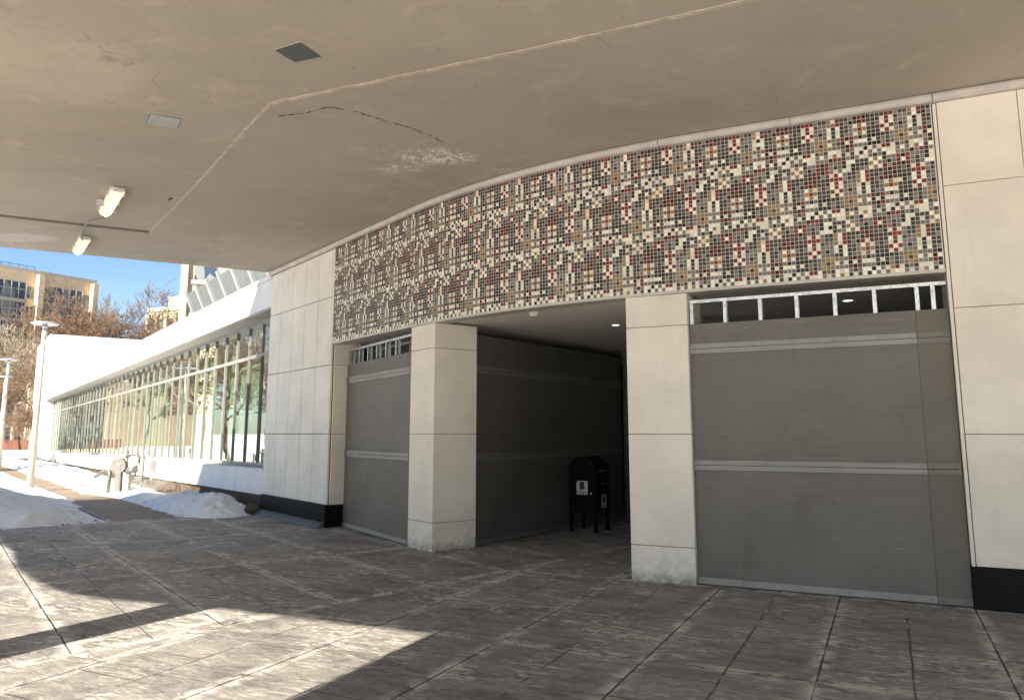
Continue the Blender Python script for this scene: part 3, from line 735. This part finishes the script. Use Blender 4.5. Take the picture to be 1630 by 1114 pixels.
# standing-seam clerestory
def MO(t,u,z): return LW(t,3.0-.42*(z-7.15)/.95+u,z)
mb=MB(); mb.hexa([MO(1,0,5.0),MO(19.0,0,5.0),MO(19.0,.3,5.0),MO(1,.3,5.0),MO(1,0,8.02),MO(19.0,0,8.02),MO(19.0,.3,8.02),MO(1,.3,8.02)]); cs=mb.build('clerestory',M['seam'],lb)
mb=MB()
for i in range(11):
    t0=18.95-i*1.66
    mb.hexa([MO(t0-.11,-.12,5.0),MO(t0+.11,-.12,5.0),MO(t0+.11,-.003,5.0),MO(t0-.11,-.003,5.0),MO(t0-.11,-.12,8.12),MO(t0+.11,-.12,8.12),MO(t0+.11,-.003,8.12),MO(t0-.11,-.003,8.12)])
mb.build('seam_ribs',M['seam_rib'],cs)
mb=MB(); 
for i in range(110):
    t0=18.9-i*.16; mb.hexa([MO(t0-.012,-.03,5.0),MO(t0+.012,-.03,5.0),MO(t0+.012,-.001,5.0),MO(t0-.012,-.001,5.0),MO(t0-.012,-.03,8.0),MO(t0+.012,-.03,8.0),MO(t0+.012,-.001,8.0),MO(t0-.012,-.001,8.0)])
mb.build('corrugation',M['seam'],cs)
mb=MB(); mb.box(1,18.9,3.0,8.,4.71,6.9,F=LW); mb.build('clerestory_core',M['seam'],cs)

# ------------------------------------------------------------------ gas meter beside the long building
gm=thing('gas_meter','grey gas meter assembly with pipes and a round regulator in the snow by the path','gas meter',loc=(-11.05,22.15,GZ))
def tb(name,pts,r,m,n=12): b=MB(); b.tube(pts,r,n); return b.build(name,M[m],gm)
tb('post',[(.12,.06,0),(.12,.06,1.22)],.045,'pipe_l')
tb('post',[(.62,.0,.2),(.62,.0,1.10)],.035,'pipe_l')
tb('inlet_pipe',[(-.30,-.05,.05),(-.28,-.03,.55),(-.32,0,.66),(-.48,.05,.66),(-.66,.1,.55),(-.80,.15,.48)],.05,'pipe')
tb('outlet_pipe',[(.12,.0,1.05),(.28,.0,1.12),(.44,0,1.12),(.50,0,1.0),(.50,0,.86)],.04,'pipe')
b=MB(); b.box(-.12,.06,-.1,.1,0.,.88); b.build('meter_body',M['pipe_l'],gm,.03)
b=MB(); b.box(.10,.28,-.08,.08,0.,.62); b.build('support_block',M['boxgrey'],gm,.01)
b=MB(); b.tube([(-.06,-.09,.80),(-.06,.09,.80)],.22,24); b.build('regulator_disc',M['pipe_l'],gm)
b=MB(); b.tube([(.2,-.06,.66),(.48,-.06,.70)],.09,12); b.tube([(.42,-.06,.45),(.42,-.06,.70)],.05,10); b.build('valve',M['pipe'],gm)
b=MB(); b.box(.40,.66,-.1,.08,.36,.50); b.build('valve_body',M['pipe'],gm,.02)
tb('tie_bar',[(.12,.0,.80),(.62,0,.80)],.02,'pipe')
b=MB(); b.box(-.28,.18,-.12,.12,0,.04); b.build('rusty_base',M['rust'],gm,.01)
b=MB(); b.box(-.16,.16,-.07,.07,.66,.98); b.tube([(.1,0,.98),(.1,0,1.35)],.015,8); b.tube([(-.1,0,.98),(-.1,0,1.35)],.015,8);b.tube([(.1,0,.66),(.1,0,.3)],.015,8); b.tube([(-.1,0,.66),(-.1,0,.3)],.015,8)
o=b.build('utility_box',M['boxgrey'],None,.004); p=LW(10.55,-.09,0); o.location=(p[0],p[1],-.2); o.rotation_euler=(0,0,math.atan2(-.806,.592)); tag(o,'small grey utility box with thin conduits on the white sill wall behind the gas meter','utility box')

# ------------------------------------------------------------------ ground
def sheet(name,poly,z,m,kind='structure'):
    mb=MB(); mb.face([(x,y,z) for x,y in poly]); o=mb.build(name,m,tri=True,recalc=False); tag(o,kind=kind); return o
s_=1.027
# terrain sheet: snow-covered land out to the horizon
N=[( -1500,-400),(1500,-400),(1500,2500),(-1500,2500)]
sheet('ground',N,GZ-.03,M['snow_d'])
plaza=[(-16,-14),(16,-16),(30,-14),(30,30),(4,30),(-4,20.0),(-5.3,17.0),(-5.7,16.2),(-6.7,16.2),(-8.6,18.5),(-10.3,18.6),(-7.9,15.5),(-8.2,15.0),(-9.3,14.6),(-12,12.5),(-17,9)]
sheet('pavement',plaza,GZ,M['pave'])
pl=[(-23.056,35.309),(-16.541,26.769),(-12.229,21.358),(-9.914,18.082),(-7.649,15.132)]
pr=[(-27.207,41.619),(-20.082,32.57),(-15.536,26.769),(-11.771,21.797),(-10.527,20.731),(-8.374,18.082),(-6.9,16.3)]
pl=[(x*s_,y*s_) for x,y in pl]; pr=[(x*s_,y*s_) for x,y in pr]
sheet('path',[(-36,50)]+pl+[(-6.9,16.3)]+list(reversed(pr))[1:]+[(-34.5,52.5)],GZ+.004,M['path'])
bounceP=[(-24,-30),(-24,-2),(-12,-2),(-6.5,-.8),(-3,-1.0),(3,-1.2),(12,-1.0),(20,-2),(20,-30)]
bed=[LW(t,.1)[:2] for t in (-.0,10,20,30,46)]+[LW(t,-1.25)[:2] for t in (46,30,20,12,6,2.)]
mb=MB(); mb.face([(x,y,GZ+.02) for x,y in bed]); o=mb.build('mulch_bed',M['mulch'],tri=True,recalc=False); tag(o,kind='structure')

def inpoly(x,y,P):
    c=False;n=len(P)
    for i in range(n):
        x1,y1=P[i];x2,y2=P[(i+1)%n]
        if (y1>y)!=(y2>y) and x<(x2-x1)*(y-y1)/(y2-y1)+x1: c=not c
    return c
def edist(x,y,P):
    best=1e9;n=len(P)
    for i in range(n):
        ax,ay=P[i];bx,by=P[(i+1)%n];dx,dy=bx-ax,by-ay
        t=max(0,min(1,((x-ax)*dx+(y-ay)*dy)/(dx*dx+dy*dy+1e-9)))
        best=min(best,math.hypot(x-ax-dx*t,y-ay-dy*t))
    return best
def heap(name,P,step,hfun,m):
    xs=[p[0] for p in P];ys=[p[1] for p in P];x0,x1,y0,y1=min(xs)-.3,max(xs)+.3,min(ys)-.3,max(ys)+.3
    nx=int((x1-x0)/step)+1;ny=int((y1-y0)/step)+1;idx={};V=[];Fc=[]
    for i in range(nx):
        for j in range(ny):
            x=x0+i*step;y=y0+j*step
            d=edist(x,y,P)*(1 if inpoly(x,y,P) else -1)
            d+= .22*noise.noise(Vector((x*2.3,y*2.3,3)))+.09*noise.noise(Vector((x*8,y*8,1)))
            if d<-.22: continue
            h=hfun(x,y,max(d,0)) if d>0 else -.02
            idx[i,j]=len(V);V.append((x,y,GZ+h))
    for (i,j) in list(idx):
        q=[(i,j),(i+1,j),(i+1,j+1),(i,j+1)]
        if all(a in idx for a in q): Fc.append([idx[a] for a in q])
    me=bpy.data.meshes.new(name);me.from_pydata(V,[],Fc);me.materials.append(m)
    for p in me.polygons:p.use_smooth=True
    o=bpy.data.objects.new(name,me);COL.objects.link(o);return o
def fb(x,y,s,o=4,seed=0):
    a=1;t=0
    for k in range(o): t+=a*noise.noise(Vector((x*s,y*s,seed+k*7.3)));a*=.5;s*=2.1
    return t
sat=lambda d,w:1-math.exp(-d/w)
bankP=[(-8.35,15.15),(-8.8,14.45),(-9.4,14.30),(-12.2,12.3),(-17,9.5),(-24,12),(-24,26),(-19.4,29.9),(-17.2,27.6),(-12.75,21.9),(-10.4,18.75)]
def hb(x,y,d):
    ridge=math.exp(-((y+.55*x-9.9)**2)/5.5)
    return sat(d,.8)*(.20+.42*ridge)*(1+.40*fb(x,y,.8,4,2))+.06*fb(x,y,3.0,4,5)*sat(d,.3)+.025*abs(fb(x,y,8,3,9))+.02*sat(d,.05)
o=heap('snow_bank',bankP,.085,hb,mat_snow('snow_bank_material',.35)); tag(o,'ploughed snow bank left of the path at the foot of the lamp post','snow bank')
pileP=[(-5.65,16.3),(-5.55,17.2),(-6.6,18.8),(-8.6,20.9),(-9.6,21.1),(-9.0,19.4),(-7.9,17.6),(-6.7,16.25),(-6.0,16.0)]
def hp(x,y,d):
    along_=(-x-5.6)
    top=.27*math.exp(-((along_-2.0)**2)/1.3)+.24*math.exp(-((along_-.75)**2)/.5)+.10
    return .72*sat(d,.28)*top*(1.15+.35*fb(x,y,1.6,4,8))+.05*fb(x,y,4,4,5)*sat(d,.2)+.02*abs(fb(x,y,11,3,9))
o=heap('snow_pile',pileP,.05,hp,mat_snow('snow_pile_material',.30)); tag(o,'shaded snow pile between the path and the dark plinth of the left wall','snow pile')
stripP=[(-9.3,19.6),(-9.2,21.3),(-11.0,23.8),(-13.5,27.4),(-20,36.6),(-26,44.5),(-30.0,45.5),(-20.7,33.5),(-16.0,27.6),(-12.2,22.5),(-10.8,21.3)]
o=heap('snow_strip',stripP,.12,lambda x,y,d: sat(d,.35)*.17*(1+.5*fb(x,y,1.2,4,4)),M['snow']); tag(o,'low strip of snow between the path and the white building around the gas meter','snow')
o=heap('snow_bank',bounceP,.3,lambda x,y,d: sat(d,1.)*.5*(1+.4*fb(x,y,.8,3,1)),M['snow']); tag(o,'added unseen snow bank behind the viewer, bouncing sunlight onto the entrance','snow bank')  # added out of view to bounce sunlight under the canopy
# crushed dirty clods at the near edge of the bank
rr=random.Random(4); mb=MB()
for i in range(150):
    t=rr.random(); a=Vector((-8.0,15.6)).lerp(Vector((-9.9,13.9)),t); x=a.x+rr.gauss(0,.18);y=a.y+rr.gauss(0,.14);r=rr.uniform(.012,.05)
    c=[(x+r*rr.uniform(.6,1)*math.cos(q),y+r*rr.uniform(.6,1)*math.sin(q)) for q in (0,1.2,2.4,3.7,5)]
    b=len(mb.v); mb.v+=[(p[0],p[1],GZ) for p in c]+[(x,y,GZ+r*.8)]
    for k in range(5): mb.f.append((b+k,b+(k+1)%5,b+5)); mb.mi.append(0 if i%6 else 1); mb.sm.append(False)
o=mb.build('snow_clods',[M['snow_d'],M['mulch']]); tag(o,'loose icy clods scattered along the near edge of the snow bank','snow clods',kind='stuff')
# boulders
def boulder(x,y,r,lab,seed):
    bm=bmesh.new(); bmesh.ops.create_icosphere(bm,subdivisions=3,radius=r)
    for v in bm.verts: v.co*= (1+.35*noise.noise(v.co/r*1.1+Vector((seed,0,0)))); v.co.z*=.8
    me=bpy.data.meshes.new('boulder'); bm.to_mesh(me); bm.free(); me.materials.append(M['rock'])
    for p in me.polygons:p.use_smooth=True
    o=bpy.data.objects.new('boulder',me);COL.objects.link(o);o.location=(x,y,GZ+r*.5);tag(o,lab,'rock');return o
boulder(-5.60,17.0,.17,'grey boulder at the corner of the dark plinth behind the snow pile',1)

# ------------------------------------------------------------------ lamp posts
def lamp(loc,label):
    r=thing('lamp_post',label,'street lamp','pale lamp posts with flat disc heads',loc=loc)
    mb=MB(); mb.tube([(0,0,-.1),(0,0,2.2),(0,0,4.85)],[.105,.085,.060],20); mb.build('pole',M['lamp_pole'],r)
    mb=MB(); mb.tube([(0,0,4.45),(.05,.02,4.85)],[.062,.05],14); mb.tube([(0,0,4.83),(0,0,4.98)],[.05,.09],14); mb.build('neck',M['lamp_head'],r)
    mb=MB(); mb.lathe([(.001,5.0),(.33,4.985),(.38,5.015),(.38,5.03),(.30,5.065),(.12,5.085),(.001,5.09)],(0,0,0),36); mb.build('lamp_head',M['lamp_head'],r)
    mb=MB(); mb.lathe([(.15,-.02),(.15,.0),(.11,.04),(.105,.04)],(0,0,.05),20); mb.build('base_collar',M['lamp_pole'],r,recalc=False)
    return r
L1=lamp((-14.31,23.35,GZ),'tall pale lamp post standing in the snow bank in front of the white end block')
dup(L1,(-23.6,36.0,GZ+.1),.4,1,'second lamp post farther left, in front of the tan apartment block')
dup(L1,(-30.9,47.0,GZ+.1),.9,1,'farthest small lamp post at the very left edge by the trees')

# ------------------------------------------------------------------ apartment blocks
def apartment():
    root=thing('apartment_block','tall tan brick apartment block with wide banks of windows at the left behind bare trees','building',loc=(-60.6,110,0))
    root.rotation_euler=(0,0,math.atan2(-.855,-.518))   # local x runs along the facade away from the right corner, local -y... faces viewer
    # local frame: x along facade leftwards, y outward to viewer is +y or -y
    S=1
    H=23.3; L=34; D=14
    mb=MB(); mb.box(0,L,-D,0,-1,H); mb.build('wall',M['apt'],root)
    mb=MB(); mb.box(-.15,L,-D-.15,.15,H,H+.35); mb.build('roof_edge',M['apt_trim'],root)
    for x0 in (0.02,7.55,15.2,22.8):
        mb=MB(); mb.box(x0,x0+.75,.002,1.0,-1,H-.3); mb.build('pilaster',M['apt'],root)
    fl=[H-1.6-2.75*i for i in range(8)]
    for bx in (1.8,9.45,17.1):
        for zt in fl:
            mb=MB(); mb.box(bx,bx+4.6,.003,.06,zt-2.25,zt); w=mb.build('window',M['apt_glass'],root)
            mb=MB()
            for i in range(6): mb.box(bx+i*.92-.045,bx+i*.92+.045,.061,.14,zt-2.25,zt)
            mb.box(bx,bx+4.6,.141,.16,zt-1.0,zt-.92)
            mb.build('mullions',M['apt_trim'],w)
            mb=MB(); mb.box(bx-.1,bx+4.7,.003,.35,zt-2.68,zt-2.27); mb.build('spandrel',M['apt_trim'],root)
            for q in (bx-1.05,bx+4.85):
                mb=MB(); mb.box(q,q+.8,.003,.05,zt-2.0,zt-.4); w2=mb.build('window',M['apt_glass'],root)
                mb=MB(); mb.box(q+.37,q+.43,.051,.09,zt-2.,zt-.4); mb.box(q-.05,q+.85,.051,.2,zt-2.12,zt-2.01); mb.build('frame',M['apt_trim'],w2)
    mb=MB()
    for i in range(16): mb.box(7+i*1.1,7.06+i*1.1,-3,-2.94,H+.35,H+1.35)
    mb.box(7,23.6,-3,-2.95,H+1.3,H+1.38); mb.box(7,23.6,-3,-2.95,H+.9,H+.96); mb.box(9,20,-8,-4,H+.35,H+1.2)
    mb.build('roof_railing',M['rail_blue'],root)
apartment()
def tower(name,label,c,ang,w,d,h,crown=0,mat='apt2',nb=4):
    root=thing(name,label,'building',loc=(c[0],c[1],0)); root.rotation_euler=(0,0,ang)
    mb=MB(); mb.box(-w/2,w/2,-d/2,d/2,-1,h); mb.build('wall',M[mat],root)
    mb=MB(); mb.box(-w/2-.25,w/2+.25,-d/2-.25,d/2+.25,h,h+.8); mb.build('roof_edge',M['apt_trim'],root)
    if crown:
        mb=MB(); mb.box(-w*.1,w*.35,-d/2+1,d/4,h+.8,h+.8+crown); mb.build('roof_house',M[mat],root)
    nfl=int(h/3.4)
    for i in range(nfl):
        z=h-2.6-3.4*i
        for k in range(nb):
            x=-w/2+w*(k+.5)/nb
            mb=MB(); mb.box(x-w/nb*.28,x+w/nb*.28,-d/2-.06,-d/2-.003,z-1.,z+1.1); wd=mb.build('window',M['apt_glass'],root)
            mb=MB(); mb.box(x-w/nb*.32,x+w/nb*.32,-d/2-.6,-d/2-.061,z-1.4,z-1.02); mb.build('balcony',M['apt_trim'],wd)
        for k in range(2):
            y=-d/2+d*(k+.5)/2
            mb=MB(); mb.box(-w/2-.06,-w/2-.003,y-1,y+1,z-1.,z+1.1); mb.build('window',M['apt_glass'],root)
    for k in range(nb+1):
        x=-w/2+w*k/nb; mb=MB(); mb.box(x-.35,x+.35,-d/2-.5,-d/2-.002,-1,h-.5); mb.build('pilaster',M[mat],root)
tower('apartment_tower','distant sand-coloured tower block with a stepped roof beyond the white roof line',(-65.4,152),R(-20),9.2,9,25.2,2.2)
tower('apartment_tower','tall cream tower just visible behind the grey ribbed roof under the canopy edge',(-27.2,86),R(10),16,12,38,0,'apt2',4)

# ------------------------------------------------------------------ bare trees
def make_tree(name,label,h,seed,bark,spread=.55,leaves=0,depth=6,group='bare winter trees beyond the white building',kids=(3,4),trunk_r=.22,minr=.018):
    r=random.Random(seed); tr=MB(); tw=MB(); lf=MB()
    def seg(mb,a,b,ra,rb,n): mb.tube([a,b],[ra,rb],n,caps=False)
    def grow(p,d,L,rad,lev):
        n=3 if lev<3 else 2; q=p; dd=d.copy()
        for i in range(n):
            dd=(dd+Vector((r.gauss(0,.13),r.gauss(0,.13),r.gauss(.03,.07)))).normalized()
            q2=q+dd*L/n; ra=max(minr*1.15,rad*(1-.45*i/n)); rb=max(minr,rad*(1-.45*(i+1)/n))
            seg(tr if lev<2 else tw,q,q2,ra,rb,7 if lev<2 else 4 if lev<4 else 3)
            if lev>=1 and lev<depth and r.random()<.75:
                side=(dd+Vector((r.gauss(0,1),r.gauss(0,1),r.gauss(.15,.5)))*spread*1.2).normalized()
                grow(q2,side,L*r.uniform(.45,.7),rb*.55,lev+1 if lev+1<=depth else depth)
            q=q2
        if lev>=depth:
            if leaves:
                for k in range(leaves):
                    c=q+Vector((r.gauss(0,.22),r.gauss(0,.22),r.gauss(0,.22))); s=r.uniform(.05,.10); u=Vector((r.gauss(0,1),r.gauss(0,1),r.gauss(0,1))).normalized(); v=u.orthogonal().normalized()
                    lf.face([c-u*s,c+v*s*.6,c+u*s,c-v*s*.6])
            return
        for k in range(r.choice(kids)):
            nd=(dd+Vector((r.gauss(0,1),r.gauss(0,1),r.gauss(.2,.45)))*spread).normalized()
            grow(q,nd,L*r.uniform(.62,.84),rad*.55*r.uniform(.7,1.05),lev+1)
    grow(Vector((0,0,-.3)),Vector((r.gauss(0,.04),r.gauss(0,.04),1)),h*.26,trunk_r,0)
    root=thing(name,label,'tree',group)
    tr.build('trunk',bark,root,recalc=False); tw.build('crown',M['twig'] if bark is M['bark_br'] else bark,root,recalc=False)
    if leaves: lf.build('dry_leaves',M['leafb'],root,recalc=False)
    return root
T1=make_tree('bare_tree','pale barked bare tree in front of the apartment block at the left edge',15,11,M['bark_pale'],.50,0,5,kids=(3,3),trunk_r=.24)
T2=make_tree('bare_tree','dense brown twiggy tree in front of the right half of the apartment block',15,5,M['bark_br'],.60,1,5,kids=(2,3),trunk_r=.22)
T3=make_tree('bare_tree','spreading reddish bare tree against the sky right of the apartment block',12,9,M['bark_br'],.65,0,5,kids=(3,4),trunk_r=.18)
T4=make_tree('bare_tree','fine bare tree against the open sky, tallest behind the white end block',23,21,M['bark_br'],.62,0,6,kids=(2,3),trunk_r=.24,minr=.019)
T5=make_tree('bare_tree','fine bare tree with reddish twigs, lower of two behind the white end block',20,33,M['bark_br'],.66,0,6,kids=(2,3),trunk_r=.22,minr=.019)
T4.location=(-55.6,108,0); T5.location=(-52.0,105,0); T4.scale=(1.2,)*3; T5.scale=(1.22,)*3
T1.location=(-44.5,66,0); T2.location=(-49,84,0); T3.location=(-51,92,0)
def put(src,mx,y,sc,rz,lab): dup(src,(mx*y,y,0),rz,sc,lab)
put(T3,-.625,60,.42,1.0,'small bare tree near the low stone wall beside the white end block')
put(T2,-.605,78,.9,2.1,'dense brown tree just left of the white end block')
put(T1,-.640,88,1.3,3.2,'pale branched tree rising before the middle of the apartment block')
put(T4,-.585,100,.85,.7,'bare tree overlapping the right corner of the apartment block')
put(T4,-.545,104,1.1,2.9,'bare tree standing at the right edge of the apartment block against the sky')
put(T5,-.462,112,1.15,1.4,'brown bare tree left of the sand-coloured tower above the white roof')
put(T4,-.440,112,1.0,3.9,'brown bare tree in front of the sand-coloured tower, left of two')
put(T5,-.415,110,.98,5.5,'brown bare tree in front of the sand-coloured tower, right of two beside the ribbed roof')
put(T2,-.665,72,.75,4.4,'low brown tree at the left edge behind the second lamp post')
put(T3,-.655,64,.62,2.9,'thin small tree at the left edge near the low wall')
# trees opposite the long building, seen only as reflections in its windows
for i,(x,y,s,rz) in enumerate([(-26.5,33,.8,.5),(-33,40,.85,1.9),(-40,46.5,.95,3.1),(-47,55,1.0,4.5),(-29,27,.8,5.4),(-56,68,1.1,2.2)]):
    dup([T1,T2,T3][i%3],(x,y,0),rz,s,['bare tree reflected in the nearest panes of the long window strip','brown bare tree reflected in the second group of panes','fine bare tree reflected near the middle of the window strip','pale bare tree reflected beyond the middle of the window strip','brown bare tree reflected at the top of the nearest panes','fine bare tree reflected in the far end of the window strip'][i])
# low walls far left
mb=MB(); a=Vector((-46,60.5)); b=Vector((-33.8,58.5)); wallseg(mb,a,b,-.1,.42,.35); tag(mb.build('low_wall',M['wallstone']),'low pale stone wall at the left edge behind the snow','wall')
mb=MB(); wallseg(mb,(-62,76),(-40,74),-.1,1.05,.3); tag(mb.build('low_wall',M['redwall']),'dark red brick wall far behind the low stone wall','wall')
for i,(x,y) in enumerate([(-47.5,71),(-44.7,69.5)]): pass

# ------------------------------------------------------------------ steam
t=NT('steam'); v=t.coord('Object'); nz=t.noise(v,2.3,4,.6,.8)
L=t.n('ShaderNodeVectorMath',{0:v},operation='LENGTH').outputs['Value']
den=t.math('MULTIPLY',t.ramp(nz,.48,.72),t.ramp(L,1,.25,0,1)); den=t.math('MULTIPLY',den,1.5)
pv=t.n('ShaderNodeVolumePrincipled',{'Color':(.95,.92,.88,1),'Density':den,'Anisotropy':.2}); t.t.links.new(pv.outputs[0],t.out.inputs[1])
bm=bmesh.new(); bmesh.ops.create_icosphere(bm,subdivisions=3,radius=1); me=bpy.data.meshes.new('steam_cloud'); bm.to_mesh(me); bm.free(); me.materials.append(t.m)
o=bpy.data.objects.new('steam_cloud',me); COL.objects.link(o); o.location=(-9.95,21.9,.25); o.scale=(1.15,.8,.55); tag(o,'faint wisp of steam drifting beside the gas meter','steam')

# ------------------------------------------------------------------ light
sunv=Vector((.485,.875)).normalized(); el=R(31)
Ld=Vector((sunv.x*math.cos(el),sunv.y*math.cos(el),-math.sin(el)))
sd=bpy.data.lights.new('sun','SUN'); sd.energy=18.0; sd.angle=R(.5); sd.color=(1,.89,.73)
so=bpy.data.objects.new('sun',sd); COL.objects.link(so); so.rotation_euler=Ld.to_track_quat('-Z','Y').to_euler(); so.location=(-20,-30,30)
w=bpy.data.worlds.new('World'); scene.world=w; w.use_nodes=True; nt=w.node_tree; nt.nodes.clear()
sky=nt.nodes.new('ShaderNodeTexSky'); sky.sky_type='NISHITA'; sky.sun_disc=False; sky.sun_elevation=el; sky.sun_rotation=math.atan2(-sunv.x,-sunv.y)
sky.air_density=1.0; sky.dust_density=.2; sky.ozone_density=2.5
bg=nt.nodes.new('ShaderNodeBackground'); bg.inputs[1].default_value=.19; ow=nt.nodes.new('ShaderNodeOutputWorld')
tc=nt.nodes.new('ShaderNodeTexCoord'); mp=nt.nodes.new('ShaderNodeMapping'); mp.inputs['Scale'].default_value=(1,1,6)
nz=nt.nodes.new('ShaderNodeTexNoise'); nz.inputs['Scale'].default_value=2.6; nz.inputs['Detail'].default_value=7; nz.inputs['Roughness'].default_value=.6
mr=nt.nodes.new('ShaderNodeMapRange'); mr.inputs[1].default_value=.56; mr.inputs[2].default_value=.80; mr.inputs[4].default_value=.55
mx=nt.nodes.new('ShaderNodeMix'); mx.data_type='RGBA'; mx.inputs[7].default_value=(4.2,4.4,4.6,1)
nt.links.new(tc.outputs['Generated'],mp.inputs[0]); nt.links.new(mp.outputs[0],nz.inputs['Vector']); nt.links.new(nz.outputs['Fac'],mr.inputs[0]); nt.links.new(mr.outputs[0],mx.inputs[0])
tn=nt.nodes.new('ShaderNodeMix'); tn.data_type='RGBA'; tn.blend_type='MULTIPLY'; tn.inputs[0].default_value=1; tn.inputs[7].default_value=(.84,.92,1.0,1)
nt.links.new(sky.outputs[0],tn.inputs[6]); nt.links.new(tn.outputs[2],mx.inputs[6]); nt.links.new(mx.outputs[2],bg.inputs[0]); nt.links.new(bg.outputs[0],ow.inputs[0])

# ------------------------------------------------------------------ camera
cd=bpy.data.cameras.new('camera'); cam=bpy.data.objects.new('camera',cd); COL.objects.link(cam); scene.camera=cam
cam.location=(0,0,1.65); cam.rotation_euler=(R(90+8.679),0,0)
cd.sensor_fit='HORIZONTAL'; cd.sensor_width=36; cd.lens=36*1225/1630; cd.shift_x=0; cd.shift_y=-(557-503)/1630
cd.clip_start=.05; cd.clip_end=5000
scene.view_settings.view_transform='Standard'; scene.view_settings.look='None'; scene.view_settings.exposure=0; scene.view_settings.gamma=1
c=scene.cycles; c.use_denoising=True; c.max_bounces=10; c.diffuse_bounces=6; c.glossy_bounces=4; c.transparent_max_bounces=12; c.transmission_bounces=6; c.volume_bounces=1
c.sample_clamp_indirect=6; c.caustics_reflective=False; c.caustics_refractive=False
